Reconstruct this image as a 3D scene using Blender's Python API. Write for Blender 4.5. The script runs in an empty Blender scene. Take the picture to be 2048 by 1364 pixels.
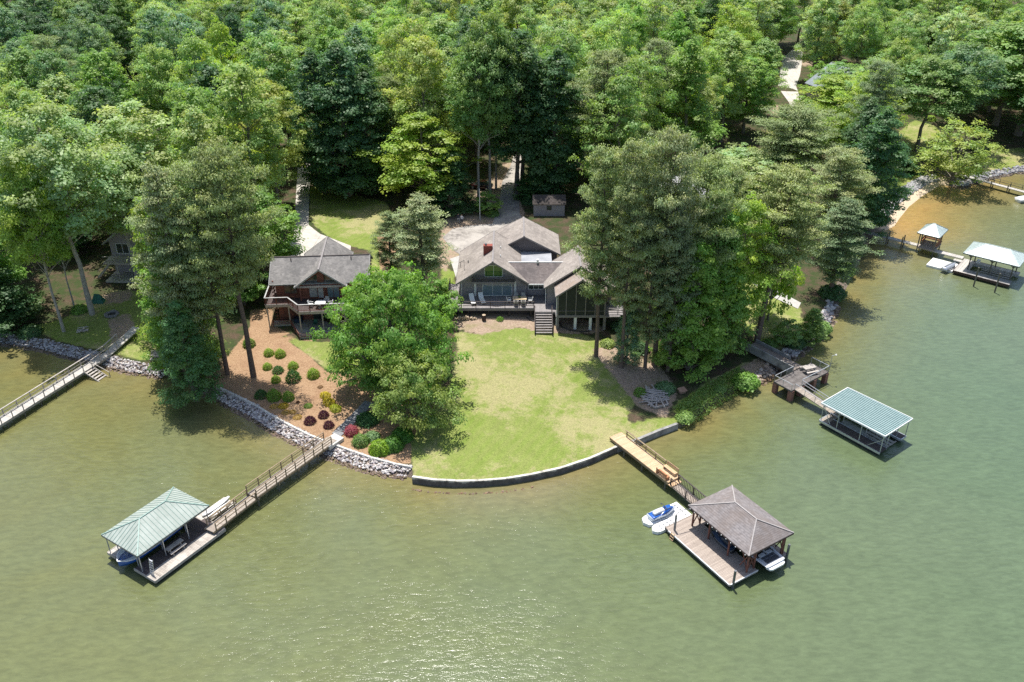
import bpy, math, random
import numpy as np
from mathutils import Vector, Matrix
from mathutils.geometry import delaunay_2d_cdt
R = math.radians
random.seed(7)
C = bpy.context.scene.collection
SC = bpy.context.scene

# ------------------------------------------------------------------ camera, sky, sun, exposure
CAM_H, FPX, PITCH = 60.0, 1750.0, R(30)
cd = bpy.data.cameras.new('camera'); cam = bpy.data.objects.new('camera', cd); C.objects.link(cam)
cam.location = (0, 0, CAM_H); cam.rotation_euler = (R(90) - PITCH, 0, 0)
cd.sensor_width = 36; cd.lens = FPX / 2048 * 36; cd.clip_end = 3000; cd.clip_start = 1
SC.camera = cam
SUN_TO = Vector((-0.09, 0.30, 1.0)).normalized()
SUN_EL = math.asin(SUN_TO.z); SUN_AZ = math.atan2(SUN_TO.x, SUN_TO.y)
w = bpy.data.worlds.new('World'); SC.world = w; w.use_nodes = True
nt = w.node_tree
sky = nt.nodes.new('ShaderNodeTexSky'); sky.sky_type = 'NISHITA'; sky.sun_disc = False
sky.sun_elevation = SUN_EL; sky.sun_rotation = SUN_AZ; sky.air_density = 1.0; sky.dust_density = 1.5; sky.ozone_density = 1.0
bg = nt.nodes['Background']; bg.inputs[1].default_value = 0.13
nt.links.new(sky.outputs[0], bg.inputs[0])
sl = bpy.data.lights.new('sun', 'SUN'); sl.energy = 5.0; sl.angle = R(0.5); sl.color = (1.0, 0.96, 0.9)
so = bpy.data.objects.new('sun', sl); C.objects.link(so)
so.rotation_euler = (-SUN_TO).to_track_quat('-Z', 'Y').to_euler(); so.location = (0, 100, 120)
SC.view_settings.view_transform = 'Standard'; SC.view_settings.look = 'None'
SC.view_settings.gamma = 1; SC.view_settings.exposure = 0.5
SC.cycles.max_bounces = 5; SC.cycles.diffuse_bounces = 3; SC.cycles.glossy_bounces = 2
SC.cycles.transmission_bounces = 3; SC.cycles.transparent_max_bounces = 4
SC.cycles.sample_clamp_indirect = 3; SC.cycles.sample_clamp_direct = 4
SC.cycles.use_denoising = False

# ------------------------------------------------------------------ points from the survey of the photograph
CP, SP = math.cos(PITCH), math.sin(PITCH)
def at(px, py, z=0.0):
    u, v = (px - 1024) / FPX, (py - 682) / FPX
    dx, dy, dz = u, CP - v * SP, -SP - v * CP
    t = (CAM_H - z) / -dz
    return (dx * t, dy * t, z)
def pr(X, Y, Z):
    Z = Z - CAM_H
    fw = CP * Y - SP * Z; up = SP * Y + CP * Z
    return 1024 + FPX * X / fw, 682 - FPX * up / fw

# ------------------------------------------------------------------ scene bookkeeping
def tag(o, label=None, cat=None, group=None, kind=None):
    if label: o['label'] = label
    if cat: o['category'] = cat
    if group: o['group'] = group
    if kind: o['kind'] = kind
    return o
def empty(name, loc, rz=0, label=None, cat=None, group=None):
    o = bpy.data.objects.new(name, None); C.objects.link(o)
    o.location = loc; o.rotation_euler = (0, 0, rz); o.empty_display_size = 0.3
    return tag(o, label, cat, group)
def copy_tree(o, parent=None):
    c = o.copy(); C.objects.link(c)
    if parent: c.parent = parent
    for ch in o.children: copy_tree(ch, c)
    return c

class MB:
    def __init__(s): s.v = []; s.f = []; s.m = []; s.c = None
    def add(s, vs, fs, m=0):
        n = len(s.v); s.v += [tuple(p) for p in vs]
        s.f += [tuple(i + n for i in f) for f in fs]; s.m += [m] * len(fs); return s
    def box(s, cx, cy, cz, sx, sy, sz, rz=0, m=0):
        c, q = math.cos(rz), math.sin(rz); vs = []
        for z in (-1, 1):
            for x, y in ((-1, -1), (1, -1), (1, 1), (-1, 1)):
                X, Y = x * sx / 2, y * sy / 2
                vs.append((cx + X * c - Y * q, cy + X * q + Y * c, cz + z * sz / 2))
        return s.add(vs, [(3, 2, 1, 0), (4, 5, 6, 7), (0, 1, 5, 4), (1, 2, 6, 5), (2, 3, 7, 6), (3, 0, 4, 7)], m)
    def b2(s, x0, x1, y0, y1, z0, z1, m=0):
        return s.box((x0 + x1) / 2, (y0 + y1) / 2, (z0 + z1) / 2, x1 - x0, y1 - y0, z1 - z0, 0, m)
    def beam(s, a, b, w, h, m=0):
        a = Vector(a); b = Vector(b); d = (b - a).normalized()
        side = d.cross(Vector((0, 0, 1)))
        side = Vector((1, 0, 0)) if side.length < 1e-3 else side.normalized()
        up = side.cross(d).normalized(); vs = []
        for p in (a, b):
            for i, j in ((-1, -1), (1, -1), (1, 1), (-1, 1)): vs.append(p + side * (i * w / 2) + up * (j * h / 2))
        return s.add(vs, [(3, 2, 1, 0), (4, 5, 6, 7), (0, 1, 5, 4), (1, 2, 6, 5), (2, 3, 7, 6), (3, 0, 4, 7)], m)
    def cyl(s, a, b, r0, r1=None, n=8, m=0, cap=True):
        r1 = r0 if r1 is None else r1
        a = Vector(a); b = Vector(b); d = (b - a).normalized()
        x = d.cross(Vector((0, 0, 1)));  x = Vector((1, 0, 0)) if x.length < 1e-3 else x.normalized()
        y = d.cross(x); vs = []
        for p, r in ((a, r0), (b, r1)):
            for i in range(n):
                t = 2 * math.pi * i / n; vs.append(p + x * (math.cos(t) * r) + y * (math.sin(t) * r))
        fs = [(i, (i + 1) % n, n + (i + 1) % n, n + i) for i in range(n)]
        if cap: fs += [tuple(range(n))[::-1], tuple(range(n, 2 * n))]
        return s.add(vs, fs, m)
    def prism(s, pts, z0, z1, m=0):
        n = len(pts)
        vs = [(p[0], p[1], z0) for p in pts] + [(p[0], p[1], z1) for p in pts]
        return s.add(vs, [tuple(range(n))[::-1], tuple(range(n, 2 * n))] + [(i, (i + 1) % n, n + (i + 1) % n, n + i) for i in range(n)], m)
    def slab(s, pts, th, m=0):
        n = len(pts); nn = (Vector(pts[1]) - Vector(pts[0])).cross(Vector(pts[2]) - Vector(pts[1])).normalized()
        if nn.z < 0: nn = -nn; pts = pts[::-1]
        vs = [tuple(p) for p in pts] + [tuple(Vector(p) - nn * th) for p in pts]
        return s.add(vs, [tuple(range(n)), tuple(range(n, 2 * n))[::-1]] + [((i + 1) % n, i, n + i, n + (i + 1) % n) for i in range(n)], m)
    def xprism(s, prof, x0, x1, m=0):      # profile in (y,z) extruded along x
        n = len(prof)
        vs = [(x0, y, z) for y, z in prof] + [(x1, y, z) for y, z in prof]
        return s.add(vs, [tuple(range(n)), tuple(range(n, 2 * n))[::-1]] + [(i, n + i, n + (i + 1) % n, (i + 1) % n) for i in range(n)], m)
    def yprism(s, prof, y0, y1, m=0):      # profile in (x,z) extruded along y
        n = len(prof)
        vs = [(x, y0, z) for x, z in prof] + [(x, y1, z) for x, z in prof]
        return s.add(vs, [tuple(range(n)), tuple(range(n, 2 * n))[::-1]] + [((i + 1) % n, n + (i + 1) % n, n + i, i) for i in range(n)], m)
    def build(s, name, mats, parent=None, smooth=False, fix=True):
        me = bpy.data.meshes.new(name); me.from_pydata(s.v, [], s.f)
        for mm in (mats if isinstance(mats, (list, tuple)) else [mats]): me.materials.append(mm)
        if max(s.m, default=0) > 0: me.polygons.foreach_set('material_index', s.m)
        if s.c is not None:
            a = me.color_attributes.new('lc', 'FLOAT_COLOR', 'POINT'); a.data.foreach_set('color', np.array(s.c, dtype=np.float32).ravel())
        me.update()
        if fix:
            import bmesh
            bm = bmesh.new(); bm.from_mesh(me); bmesh.ops.recalc_face_normals(bm, faces=bm.faces); bm.to_mesh(me); bm.free()
        if smooth: me.polygons.foreach_set('use_smooth', [True] * len(me.polygons))
        o = bpy.data.objects.new(name, me); C.objects.link(o)
        if parent: o.parent = parent
        return o

# ------------------------------------------------------------------ materials
def newmat(name):
    m = bpy.data.materials.new(name); m.use_nodes = True
    return m, m.node_tree, m.node_tree.nodes['Principled BSDF']
class N:
    def __init__(s, nt): s.nt = nt
    def n(s, t, **k):
        x = s.nt.nodes.new('ShaderNode' + t)
        for a, b in k.items(): setattr(x, a, b)
        return x
    def l(s, a, b): s.nt.links.new(a, b)
    def noise(s, vec, scale, detail=4, rough=0.55, dist=0):
        x = s.n('TexNoise'); x.inputs['Scale'].default_value = scale; x.inputs['Detail'].default_value = detail
        x.inputs['Roughness'].default_value = rough; x.inputs['Distortion'].default_value = dist
        if vec is not None: s.l(vec, x.inputs['Vector'])
        return x.outputs['Fac']
    def ramp(s, fac, pts):
        x = s.n('ValToRGB'); e = x.color_ramp.elements
        while len(e) < len(pts): e.new(0.5)
        for q, (p, c) in zip(e, pts):
            q.position = p; q.color = (*c, 1) if isinstance(c, (tuple, list)) else (c, c, c, 1)
        s.l(fac, x.inputs[0]); return x.outputs[0]
    def mix(s, f, a, b, mode='MIX'):
        x = s.n('Mix', data_type='RGBA', blend_type=mode)
        for i, v in ((0, f), (6, a), (7, b)):
            if isinstance(v, (int, float)): x.inputs[i].default_value = v
            elif isinstance(v, tuple): x.inputs[i].default_value = (*v, 1)
            else: s.l(v, x.inputs[i])
        return x.outputs[2]
    def math(s, op, a, b=0.0, clamp=False):
        x = s.n('Math', operation=op); x.use_clamp = clamp
        for i, v in ((0, a), (1, b)):
            if isinstance(v, (int, float)): x.inputs[i].default_value = v
            else: s.l(v, x.inputs[i])
        return x.outputs[0]
    def obj(s): return s.n('TexCoord').outputs['Object']
    def geo(s): return s.n('NewGeometry').outputs['Position']
    def bump(s, h, strength, dist=0.02):
        x = s.n('Bump'); x.inputs['Strength'].default_value = strength; x.inputs['Distance'].default_value = dist
        s.l(h, x.inputs['Height']); return x.outputs[0]
def noisy(name, c1, c2, scale=3, rough=0.8, bump=0.0, metal=0, spec=0.4):
    m, t, b = newmat(name); n = N(t); v = n.obj()
    f = n.noise(v, scale, 6, 0.6); n.l(n.ramp(f, [(0.32, c1), (0.68, c2)]), b.inputs['Base Color'])
    b.inputs['Roughness'].default_value = rough; b.inputs['Metallic'].default_value = metal
    b.inputs['Specular IOR Level'].default_value = spec
    if bump: n.l(n.bump(f, bump), b.inputs['Normal'])
    return m
def boards(name, c1, c2, axis, width, gap=0.1, rough=0.75, gapc=(0.03, 0.025, 0.02), wear=None):
    """boards side by side along an axis, each board with its own tone"""
    m, t, b = newmat(name); n = N(t); v = n.obj()
    sep = n.n('SeparateXYZ'); n.l(v, sep.inputs[0])
    q = n.math('DIVIDE', sep.outputs[axis], width)
    fl = n.math('FLOOR', q); fr = n.math('FRACT', q)
    wn = n.n('TexWhiteNoise', noise_dimensions='1D'); n.l(fl, wn.inputs['W'])
    col = n.ramp(wn.outputs['Value'], [(0.0, c1), (1.0, c2)])
    mp = n.n('Mapping'); n.l(v, mp.inputs[0]); sc = [0.5, 0.5, 0.5]; sc[axis] = 6; mp.inputs['Scale'].default_value = sc
    g = n.noise(mp.outputs[0], 3, 5)
    col = n.mix(0.6, col, n.ramp(g, [(0.3, 0.5), (0.7, 1.05)]), 'MULTIPLY')
    if wear:
        g2 = n.noise(v, 0.5, 5, 0.65); col = n.mix(n.ramp(g2, [(0.45, 0.0), (0.6, 0.75)]), col, wear)
    lim = n.math('LESS_THAN', fr, gap)
    n.l(n.mix(lim, col, gapc), b.inputs['Base Color']); b.inputs['Roughness'].default_value = rough
    return m
def shingle(name, c1, c2, stain):
    m, t, b = newmat(name); n = N(t); v = n.obj()
    sep = n.n('SeparateXYZ'); n.l(v, sep.inputs[0])
    q = n.math('DIVIDE', sep.outputs[2], 0.1); fl = n.math('FLOOR', q); fr = n.math('FRACT', q)
    cmb = n.n('CombineXYZ')
    n.l(n.math('FLOOR', n.math('DIVIDE', n.math('ADD', sep.outputs[0], n.math('MULTIPLY', fl, 0.37)), 0.3)), cmb.inputs[0])
    n.l(n.math('FLOOR', n.math('DIVIDE', n.math('ADD', sep.outputs[1], n.math('MULTIPLY', fl, 0.37)), 0.3)), cmb.inputs[1]); n.l(fl, cmb.inputs[2])
    wn = n.n('TexWhiteNoise', noise_dimensions='3D'); n.l(cmb.outputs[0], wn.inputs['Vector'])
    col = n.ramp(wn.outputs['Value'], [(0, c1), (1, c2)])
    col = n.mix(n.ramp(n.noise(v, 0.45, 6, 0.65), [(0.4, 0.0), (0.62, 0.8)]), col, stain)
    col = n.mix(n.ramp(n.noise(v, 1.7, 4, 0.7), [(0.5, 0.0), (0.75, 0.45)]), col, tuple(x * 1.5 for x in c2))
    col = n.mix(n.math('MULTIPLY', n.math('LESS_THAN', fr, 0.16), 0.35), col, (0.02, 0.02, 0.02))
    n.l(col, b.inputs['Base Color']); b.inputs['Roughness'].default_value = 0.9
    b.inputs['Specular IOR Level'].default_value = 0.2
    n.l(n.bump(wn.outputs['Value'], 0.3, 0.01), b.inputs['Normal'])
    return m
def leafmat(name, trans=0.3, rough=0.55, gloss=0.35):
    m, t, b = newmat(name); n = N(t)
    at_ = n.n('Attribute', attribute_name='lc'); oi = n.n('ObjectInfo')
    col = n.mix(1.0, at_.outputs['Color'], oi.outputs['Color'], 'MULTIPLY')
    n.l(col, b.inputs['Base Color']); b.inputs['Roughness'].default_value = rough
    b.inputs['Specular IOR Level'].default_value = gloss
    tr = n.n('BsdfTranslucent'); n.l(n.mix(1.0, col, (1.25, 1.35, 0.5), 'MULTIPLY'), tr.inputs[0])
    mx = n.n('MixShader'); mx.inputs[0].default_value = trans
    n.l(b.outputs[0], mx.inputs[1]); n.l(tr.outputs[0], mx.inputs[2])
    n.l(mx.outputs[0], t.nodes['Material Output'].inputs[0])
    return m
def glassy(name, col, rough=0.08):
    m, t, b = newmat(name); b.inputs['Base Color'].default_value = (*col, 1)
    b.inputs['Roughness'].default_value = rough; b.inputs['Specular IOR Level'].default_value = 0.8
    return m
M = {}
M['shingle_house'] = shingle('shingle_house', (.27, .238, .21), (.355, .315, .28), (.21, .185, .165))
M['shingle_log'] = shingle('shingle_log', (.18, .17, .162), (.26, .245, .23), (.135, .13, .125))
M['shingle_dock'] = shingle('shingle_dock', (.165, .152, .152), (.235, .215, .212), (.175, .145, .13))
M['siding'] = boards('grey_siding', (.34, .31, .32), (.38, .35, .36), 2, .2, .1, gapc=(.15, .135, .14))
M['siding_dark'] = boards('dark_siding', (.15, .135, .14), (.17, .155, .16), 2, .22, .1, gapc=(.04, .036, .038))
M['log'] = boards('stained_logs', (.29, .10, .065), (.38, .14, .09), 2, .26, .18, gapc=(.035, .012, .01))
M['logbrown'] = noisy('brown_stained_timber', (.15, .06, .045), (.21, .085, .06), 2)
M['deck_grey'] = boards('grey_painted_deck', (.25, .23, .225), (.32, .295, .29), 0, .14, .1)
M['deck_edge'] = noisy('grey_painted_timber', (.18, .165, .16), (.26, .24, .23), 3)
M['rail_dark'] = noisy('dark_rail_timber', (.05, .04, .038), (.085, .07, .065), 3)
M['deck_tan'] = boards('tan_composite_boards', (.33, .27, .225), (.43, .36, .30), 0, .14, .1)
M['deck_white'] = boards('pale_weathered_boards', (.42, .39, .35), (.58, .55, .50), 0, .14, .1)
M['deck_old'] = boards('old_mottled_boards', (.27, .235, .20), (.46, .41, .35), 0, .14, .1, wear=(.52, .48, .42))
M['deck_new'] = boards('new_pine_boards', (.52, .36, .21), (.66, .48, .30), 0, .14, .08)
M['deck_bridge'] = boards('walkway_boards', (.30, .25, .205), (.43, .375, .31), 0, .14, .1)
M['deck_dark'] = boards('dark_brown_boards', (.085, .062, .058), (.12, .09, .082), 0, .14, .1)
M['wood_rail'] = noisy('weathered_rail_timber', (.19, .14, .085), (.30, .23, .15), 3)
M['wood_grey'] = noisy('grey_weathered_timber', (.30, .27, .24), (.45, .41, .37), 3)
M['wood_new'] = noisy('new_pine_timber', (.48, .31, .17), (.62, .43, .26), 3)
M['wood_dark'] = noisy('dark_treated_post', (.045, .03, .025), (.09, .055, .045), 3)
M['wood_cedar'] = noisy('cedar_timber', (.33, .15, .07), (.45, .22, .11), 3)
M['pile'] = noisy('weathered_piling', (.085, .08, .06), (.16, .15, .12), 3)
M['metal_green'] = noisy('pale_green_metal_roof', (.265, .305, .268), (.35, .39, .35), .9, .6)
M['metal_rib'] = noisy('green_roof_seam', (.20, .30, .26), (.24, .34, .30), 2, .45)
M['metal_teal'] = noisy('teal_metal_roof', (.10, .185, .18), (.15, .245, .235), 1.2, .45)
M['metal_palecap'] = noisy('pale_teal_roof_seam', (.28, .37, .37), (.36, .45, .45), 2, .4)
M['metal_white'] = noisy('pale_seafoam_metal_roof', (.38, .45, .43), (.50, .57, .545), 1.5, .35)
M['white'] = noisy('white_paint', (.72, .72, .70), (.82, .82, .80), 2, .5)
M['alu'] = noisy('aluminium', (.45, .47, .50), (.58, .60, .63), 4, .35, metal=.6)
M['alu_dark'] = noisy('dark_aluminium', (.12, .13, .14), (.2, .21, .22), 4, .4, metal=.5)
M['glass'] = glassy('window_glass', (.035, .05, .045))
M['glass_blue'] = glassy('sky_lit_glass', (.18, .24, .27))
M['glass_green'] = glassy('green_glass', (.03, .14, .04))  # pane with one even green base colour
M['curtain'] = noisy('pale_curtain', (.3, .3, .29), (.45, .45, .43), 3)
M['brick'] = noisy('red_brick', (.20, .05, .035), (.28, .08, .06), 12, .85)
M['brickpile'] = noisy('brick_pier', (.19, .09, .07), (.33, .17, .13), 6, .85)
M['concrete'] = noisy('concrete', (.44, .42, .38), (.60, .58, .53), 2, .85)
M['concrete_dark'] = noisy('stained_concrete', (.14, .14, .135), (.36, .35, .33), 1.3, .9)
M['bluestone'] = noisy('bluestone_slab', (.15, .155, .165), (.25, .255, .26), 5, .85)
M['asphalt'] = noisy('worn_asphalt', (.13, .12, .11), (.24, .22, .205), 1.5, .9)
M['plastic_white'] = noisy('white_plastic', (.70, .70, .68), (.80, .80, .78), 2, .45)
M['hull_white'] = glassy('white_gelcoat', (.72, .73, .74), .25)
M['hull_blue'] = glassy('blue_gelcoat', (.012, .09, .36), .2)
M['hull_grey'] = glassy('silver_grey_cover', (.50, .55, .61), .45)
M['hull_black'] = glassy('black_gelcoat', (.012, .014, .02), .2)
M['seat_grey'] = noisy('grey_marine_vinyl', (.42, .43, .44), (.55, .56, .57), 4, .6)
M['seat_dark'] = noisy('dark_marine_vinyl', (.04, .045, .055), (.07, .075, .085), 4, .6)
M['navy'] = noisy('navy_fabric', (.012, .03, .07), (.025, .05, .1), 4, .7)
M['bluefab'] = noisy('blue_fabric', (.02, .10, .33), (.05, .17, .45), 3, .6)
M['rope'] = noisy('black_hose', (.02, .02, .02), (.04, .04, .04), 4, .7)
M['bark'] = noisy('grey_brown_bark', (.10, .085, .07), (.24, .21, .175), 6, .9, .6)
M['bark_pale'] = noisy('pale_grey_bark', (.24, .22, .19), (.42, .39, .34), 4, .9, .5)
M['bark_pine'] = noisy('pine_bark', (.085, .06, .048), (.19, .14, .11), 5, .9, .6)
M['leaf'] = leafmat('broad_leaves', .48, .5, .4)
M['needle'] = leafmat('pine_needles', .3, .6, .3)
M['carpaint'] = glassy('dark_red_car_paint', (.018, .002, .003), .2)
M['tyre'] = noisy('black_rubber', (.015, .015, .015), (.03, .03, .03), 4, .8)
M['tabletop'] = noisy('pine_table_top', (.55, .42, .25), (.68, .54, .36), 4, .6)
M['greenfab'] = noisy('green_tarpaulin', (.02, .10, .075), (.035, .15, .11), 3, .7)
M['logcut'] = noisy('split_firewood', (.30, .22, .14), (.55, .45, .33), 5, .85)
# ------------------------------------------------------------------ shoreline: top edge of the bank, west to east
# (px, py, type of bank from this point on): r rocks, w wall, g green bank, b beach
TOP = [(-900, 600, 'r'), (-300, 640, 'r'), (-100, 662, 'r'), (0, 668, 'r'), (48, 673, 'r'), (97, 681, 'r'), (145, 694, 'r'), (190, 704, 'r'), (226, 714, 'r'), (258, 722, 'r'),
       (292, 729, 'r'), (335, 740, 'g'), (370, 757, 'g'), (405, 766, 'r'), (435, 774, 'r'), (472, 791, 'r'), (509, 809, 'r'), (540, 828, 'r'), (564, 842, 'r'), (619, 870, 'r'), (660, 886, 'r'),
       (709, 904, 'r'), (742, 915, 'r'), (791, 928, 'r'), (824, 934, 'r'), (826, 953, 'w'), (868, 959, 'w'), (911, 961, 'w'), (960, 960, 'w'), (1010, 956, 'w'), (1060, 948, 'w'),
       (1120, 935, 'w'), (1180, 915, 'w'), (1233, 892, 'w'), (1277, 876, 'w'), (1315, 860, 'w'), (1353, 846, 'w'), (1375, 834, 'g'), (1415, 803, 'g'), (1470, 770, 'g'),
       (1507, 750, 'r'), (1538, 728, 'r'), (1556, 708, 'r'), (1578, 694, 'r'), (1596, 678, 'r'), (1622, 658, 'r'), (1643, 630, 'r'), (1656, 600, 'r'), (1680, 555, 'r'), (1702, 512, 'r'), (1722, 474, 'r'),
       (1742, 446, 'b'), (1760, 422, 'b'), (1781, 398, 'b'), (1810, 376, 'b'), (1844, 357, 'b'), (1872, 352, 'b'), (1900, 358, 'r'), (1925, 362, 'r'), (1948, 352, 'r'), (1978, 344, 'r'),
       (2010, 338, 'r'), (2048, 332, 'r'), (2130, 326, 'r'), (2300, 330, 'r'), (2700, 330, 'r')]
ZT = 0.75
WID = {'r': 2.2, 'w': 0.30, 'g': 0.9, 'b': 5.0}
def smooth_line(P, step):
    out = []
    for (a, ta), (b, tb) in zip(P[:-1], P[1:]):
        L = math.dist(a, b); k = max(1, int(L / step))
        for i in range(k): out.append(((a[0] + (b[0] - a[0]) * i / k, a[1] + (b[1] - a[1]) * i / k), ta))
    out.append(P[-1]); return out
Tl = smooth_line([(at(x, y, ZT)[:2], t) for x, y, t in TOP], 1.2)
TP = np.array([p for p, t in Tl]); TT = [t for p, t in Tl]
def seg_dist(P, A):
    """distance of points P (n,2) to the open polyline A (m,2)"""
    P = np.asarray(P, float); best = np.full(len(P), 1e9)
    for i in range(len(A) - 1):
        a, b = A[i], A[i + 1]; d = b - a; L = d @ d
        t = np.clip(((P - a) @ d) / max(L, 1e-9), 0, 1)
        best = np.minimum(best, np.hypot(*(P - a - t[:, None] * d).T))
    return best
def inside(P, A):
    P = np.asarray(P, float); c = np.zeros(len(P), bool); n = len(A); j = n - 1
    for i in range(n):
        xi, yi = A[i]; xj, yj = A[j]
        if yi != yj:
            c ^= ((yi > P[:, 1]) != (yj > P[:, 1])) & (P[:, 0] < (xj - xi) * (P[:, 1] - yi) / (yj - yi) + xi)
        j = i
    return c
def sdist(P, A):
    A = np.asarray(A, float)
    d = seg_dist(P, np.vstack([A, A[:1]])); return np.where(inside(P, A), d, -d)
def sstep(a, b, x):
    t = np.clip((x - a) / (b - a), 0, 1); return t * t * (3 - 2 * t)
TPc = TP[::2]
def zgrid(P):
    d = seg_dist(P, TPc); return ZT + 2.25 * sstep(3, 40, d) + 3.0 * sstep(45, 180, d)
def zt(x, y): return float(zgrid(np.array([[x, y]]))[0])
def atg(px, py):
    z = 1.8
    for _ in range(4):
        x, y, _z = at(px, py, z); z = zt(x, y)
    return (x, y, z)
FAR = [(460, 210), (620, 330), (620, 800), (-620, 800), (-620, 120)]
LAND = np.vstack([TP, FAR])

# ------------------------------------------------------------------ ground sheet with what covers it
def gp(pts): return [atg(x, y)[:2] for x, y in pts]
LAWN = [gp(q) for q in (
    [(908, 662), (960, 668), (990, 652), (1062, 657), (1112, 666), (1170, 668), (1195, 680), (1230, 700), (1255, 750), (1270, 800), (1250, 850), (1300, 838), (1375, 835), (1353, 850), (1277, 882), (1180, 922), (1060, 956), (960, 966), (868, 964), (826, 958), (822, 930), (818, 880), (860, 820), (905, 760), (915, 700)],
    [(556, 668), (600, 681), (660, 684), (720, 690), (730, 730), (700, 745), (655, 742), (622, 715), (590, 692)],
    [(618, 372), (700, 388), (772, 404), (790, 440), (768, 500), (762, 560), (742, 545), (744, 502), (700, 492), (650, 470), (620, 440)],
    [(60, 655), (120, 640), (190, 600), (225, 580), (300, 582), (330, 620), (320, 700), (290, 722), (200, 700), (120, 684)],
    [(1480, 560), (1500, 562), (1600, 615), (1606, 650), (1575, 690), (1540, 705), (1500, 670), (1470, 620)],
    [(1360, 830), (1340, 815), (1420, 760), (1500, 720), (1512, 745), (1470, 770), (1415, 803), (1375, 834)],
    [(1790, 268), (1830, 240), (1872, 252), (1885, 285), (1850, 310), (1800, 312)],
    [(1975, 300), (2060, 295), (2140, 310), (2100, 326), (1985, 342), (1960, 330)],
    [(1785, 350), (1830, 335), (1860, 345), (1830, 362), (1785, 392), (1765, 410)],
    [(1495, 305), (1540, 290), (1545, 330), (1500, 335)], [(1530, 240), (1555, 225), (1560, 270), (1535, 275)],
    [(885, 530), (910, 545), (905, 600), (900, 640), (880, 600)])]
MULCH = [gp(q) for q in (
    [(430, 772), (400, 766), (450, 720), (500, 655), (500, 620), (545, 615), (545, 650), (590, 672), (600, 676), (655, 680), (700, 676), (700, 684), (655, 684), (600, 681), (556, 668), (590, 692), (622, 715), (655, 745), (700, 750), (780, 730), (880, 800), (822, 880), (822, 930), (800, 930), (700, 905), (560, 842), (500, 806)],
    [(755, 470), (790, 455), (800, 520), (760, 540)])]
DIRT = [gp(q) for q in (
    [(898, 640), (930, 620), (1070, 628), (1180, 640), (1215, 660), (1160, 668), (1090, 664), (1040, 655), (990, 664), (960, 670), (905, 656)],
    [(1185, 700), (1230, 690), (1330, 740), (1355, 790), (1330, 835), (1280, 815), (1240, 770)],
    [(875, 500), (880, 470), (888, 440), (930, 415), (960, 375), (1000, 330), (1045, 320), (1040, 400), (1050, 430), (1000, 450), (960, 470), (930, 500), (905, 520), (890, 545), (880, 530)],
    [(215, 640), (260, 625), (270, 660), (225, 690)], [(205, 588), (260, 580), (262, 600), (215, 610)],
    [(1480, 735), (1540, 700), (1560, 712), (1520, 748), (1495, 760)], [(1560, 115), (1600, 100), (1580, 130)],
    [(1540, 200), (1552, 170), (1560, 240), (1548, 260)])]
YARDS = LAWN + MULCH + DIRT
gx, gy = np.meshgrid(np.arange(-95, 120, 1.0), np.arange(66, 215, 1.0))
G1 = np.c_[gx.ravel(), gy.ravel()] + np.random.RandomState(1).uniform(-.15, .15, (gx.size, 2))
gx, gy = np.meshgrid(np.arange(-600, 610, 20.0), np.arange(80, 800, 20.0)); G2 = np.c_[gx.ravel(), gy.ravel()]
G2 = G2[~((G2[:, 0] > -97) & (G2[:, 0] < 122) & (G2[:, 1] < 217))]
GG = np.vstack([G1, G2]); GG = GG[inside(GG, LAND) & (seg_dist(GG, LAND) > 0.35)]
nb = len(LAND); allp = np.vstack([LAND, GG])
vo, _, fo, *_r = delaunay_2d_cdt([Vector(p) for p in allp], [(i, (i + 1) % nb) for i in range(nb)], [], 0, 1e-4)
vo = np.array([tuple(v) for v in vo]); fo = [f for f in fo if len(f) == 3]
cen = vo[np.array(fo)].mean(axis=1); keep = inside(cen, LAND); fo = [f for f, k in zip(fo, keep) if k]
zv = zgrid(vo); V3 = [(x, y, z) for (x, y), z in zip(vo, zv)]
# bank strip down to the lake bed
nrm = np.zeros_like(TP); dd = np.gradient(TP, axis=0); nrm[:, 0] = dd[:, 1]; nrm[:, 1] = -dd[:, 0]; nrm /= np.linalg.norm(nrm, axis=1)[:, None]
k_ = np.ones(5) / 5
for c_ in (0, 1): nrm[2:-2, c_] = np.convolve(nrm[:, c_], k_, 'valid')
wv = np.array([WID[t] for t in TT]); wv[2:-2] = np.where(wv[2:-2] > 1, np.convolve(wv, k_, 'valid'), wv[2:-2])
BP = TP + nrm * wv[:, None]
base = len(V3); nT = len(TP)
V3 += [(x, y, ZT) for x, y in TP] + [(*((TP[i] * .35 + BP[i] * .65)), 0.12 if TT[i] == 'b' else -0.0 if TT[i] == 'r' else -.6) for i in range(nT)] + [(x, y, -1.2) for x, y in BP + nrm * 1.0]
for i in range(nT - 1):
    for r_ in (0, 1): fo.append((base + r_ * nT + i, base + (r_ + 1) * nT + i, base + (r_ + 1) * nT + i + 1, base + r_ * nT + i + 1))
me = bpy.data.meshes.new('ground'); me.from_pydata(V3, [], fo); me.update()
PV = np.array(V3)[:, :2]
def layer(name, polys, lim=3.0):
    d = np.full(len(PV), -lim)
    for q in polys:
        q = np.array(q); lo, hi = q.min(0) - lim, q.max(0) + lim
        s_ = (PV[:, 0] > lo[0]) & (PV[:, 0] < hi[0]) & (PV[:, 1] > lo[1]) & (PV[:, 1] < hi[1])
        if s_.any(): d[s_] = np.maximum(d[s_], sdist(PV[s_], q))
    a = me.attributes.new(name, 'FLOAT', 'POINT'); a.data.foreach_set('value', np.clip(d, -lim, lim).astype(np.float32))
layer('lawn', LAWN); layer('mulch', MULCH); layer('dirt', DIRT)
bt = np.zeros(len(PV)); 
for r_ in (0, 1, 2):
    for i in range(nT): bt[base + r_ * nT + i] = {'b': 2.0, 'r': 1.0, 'w': 1.0, 'g': 0.5}[TT[i]]
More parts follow.
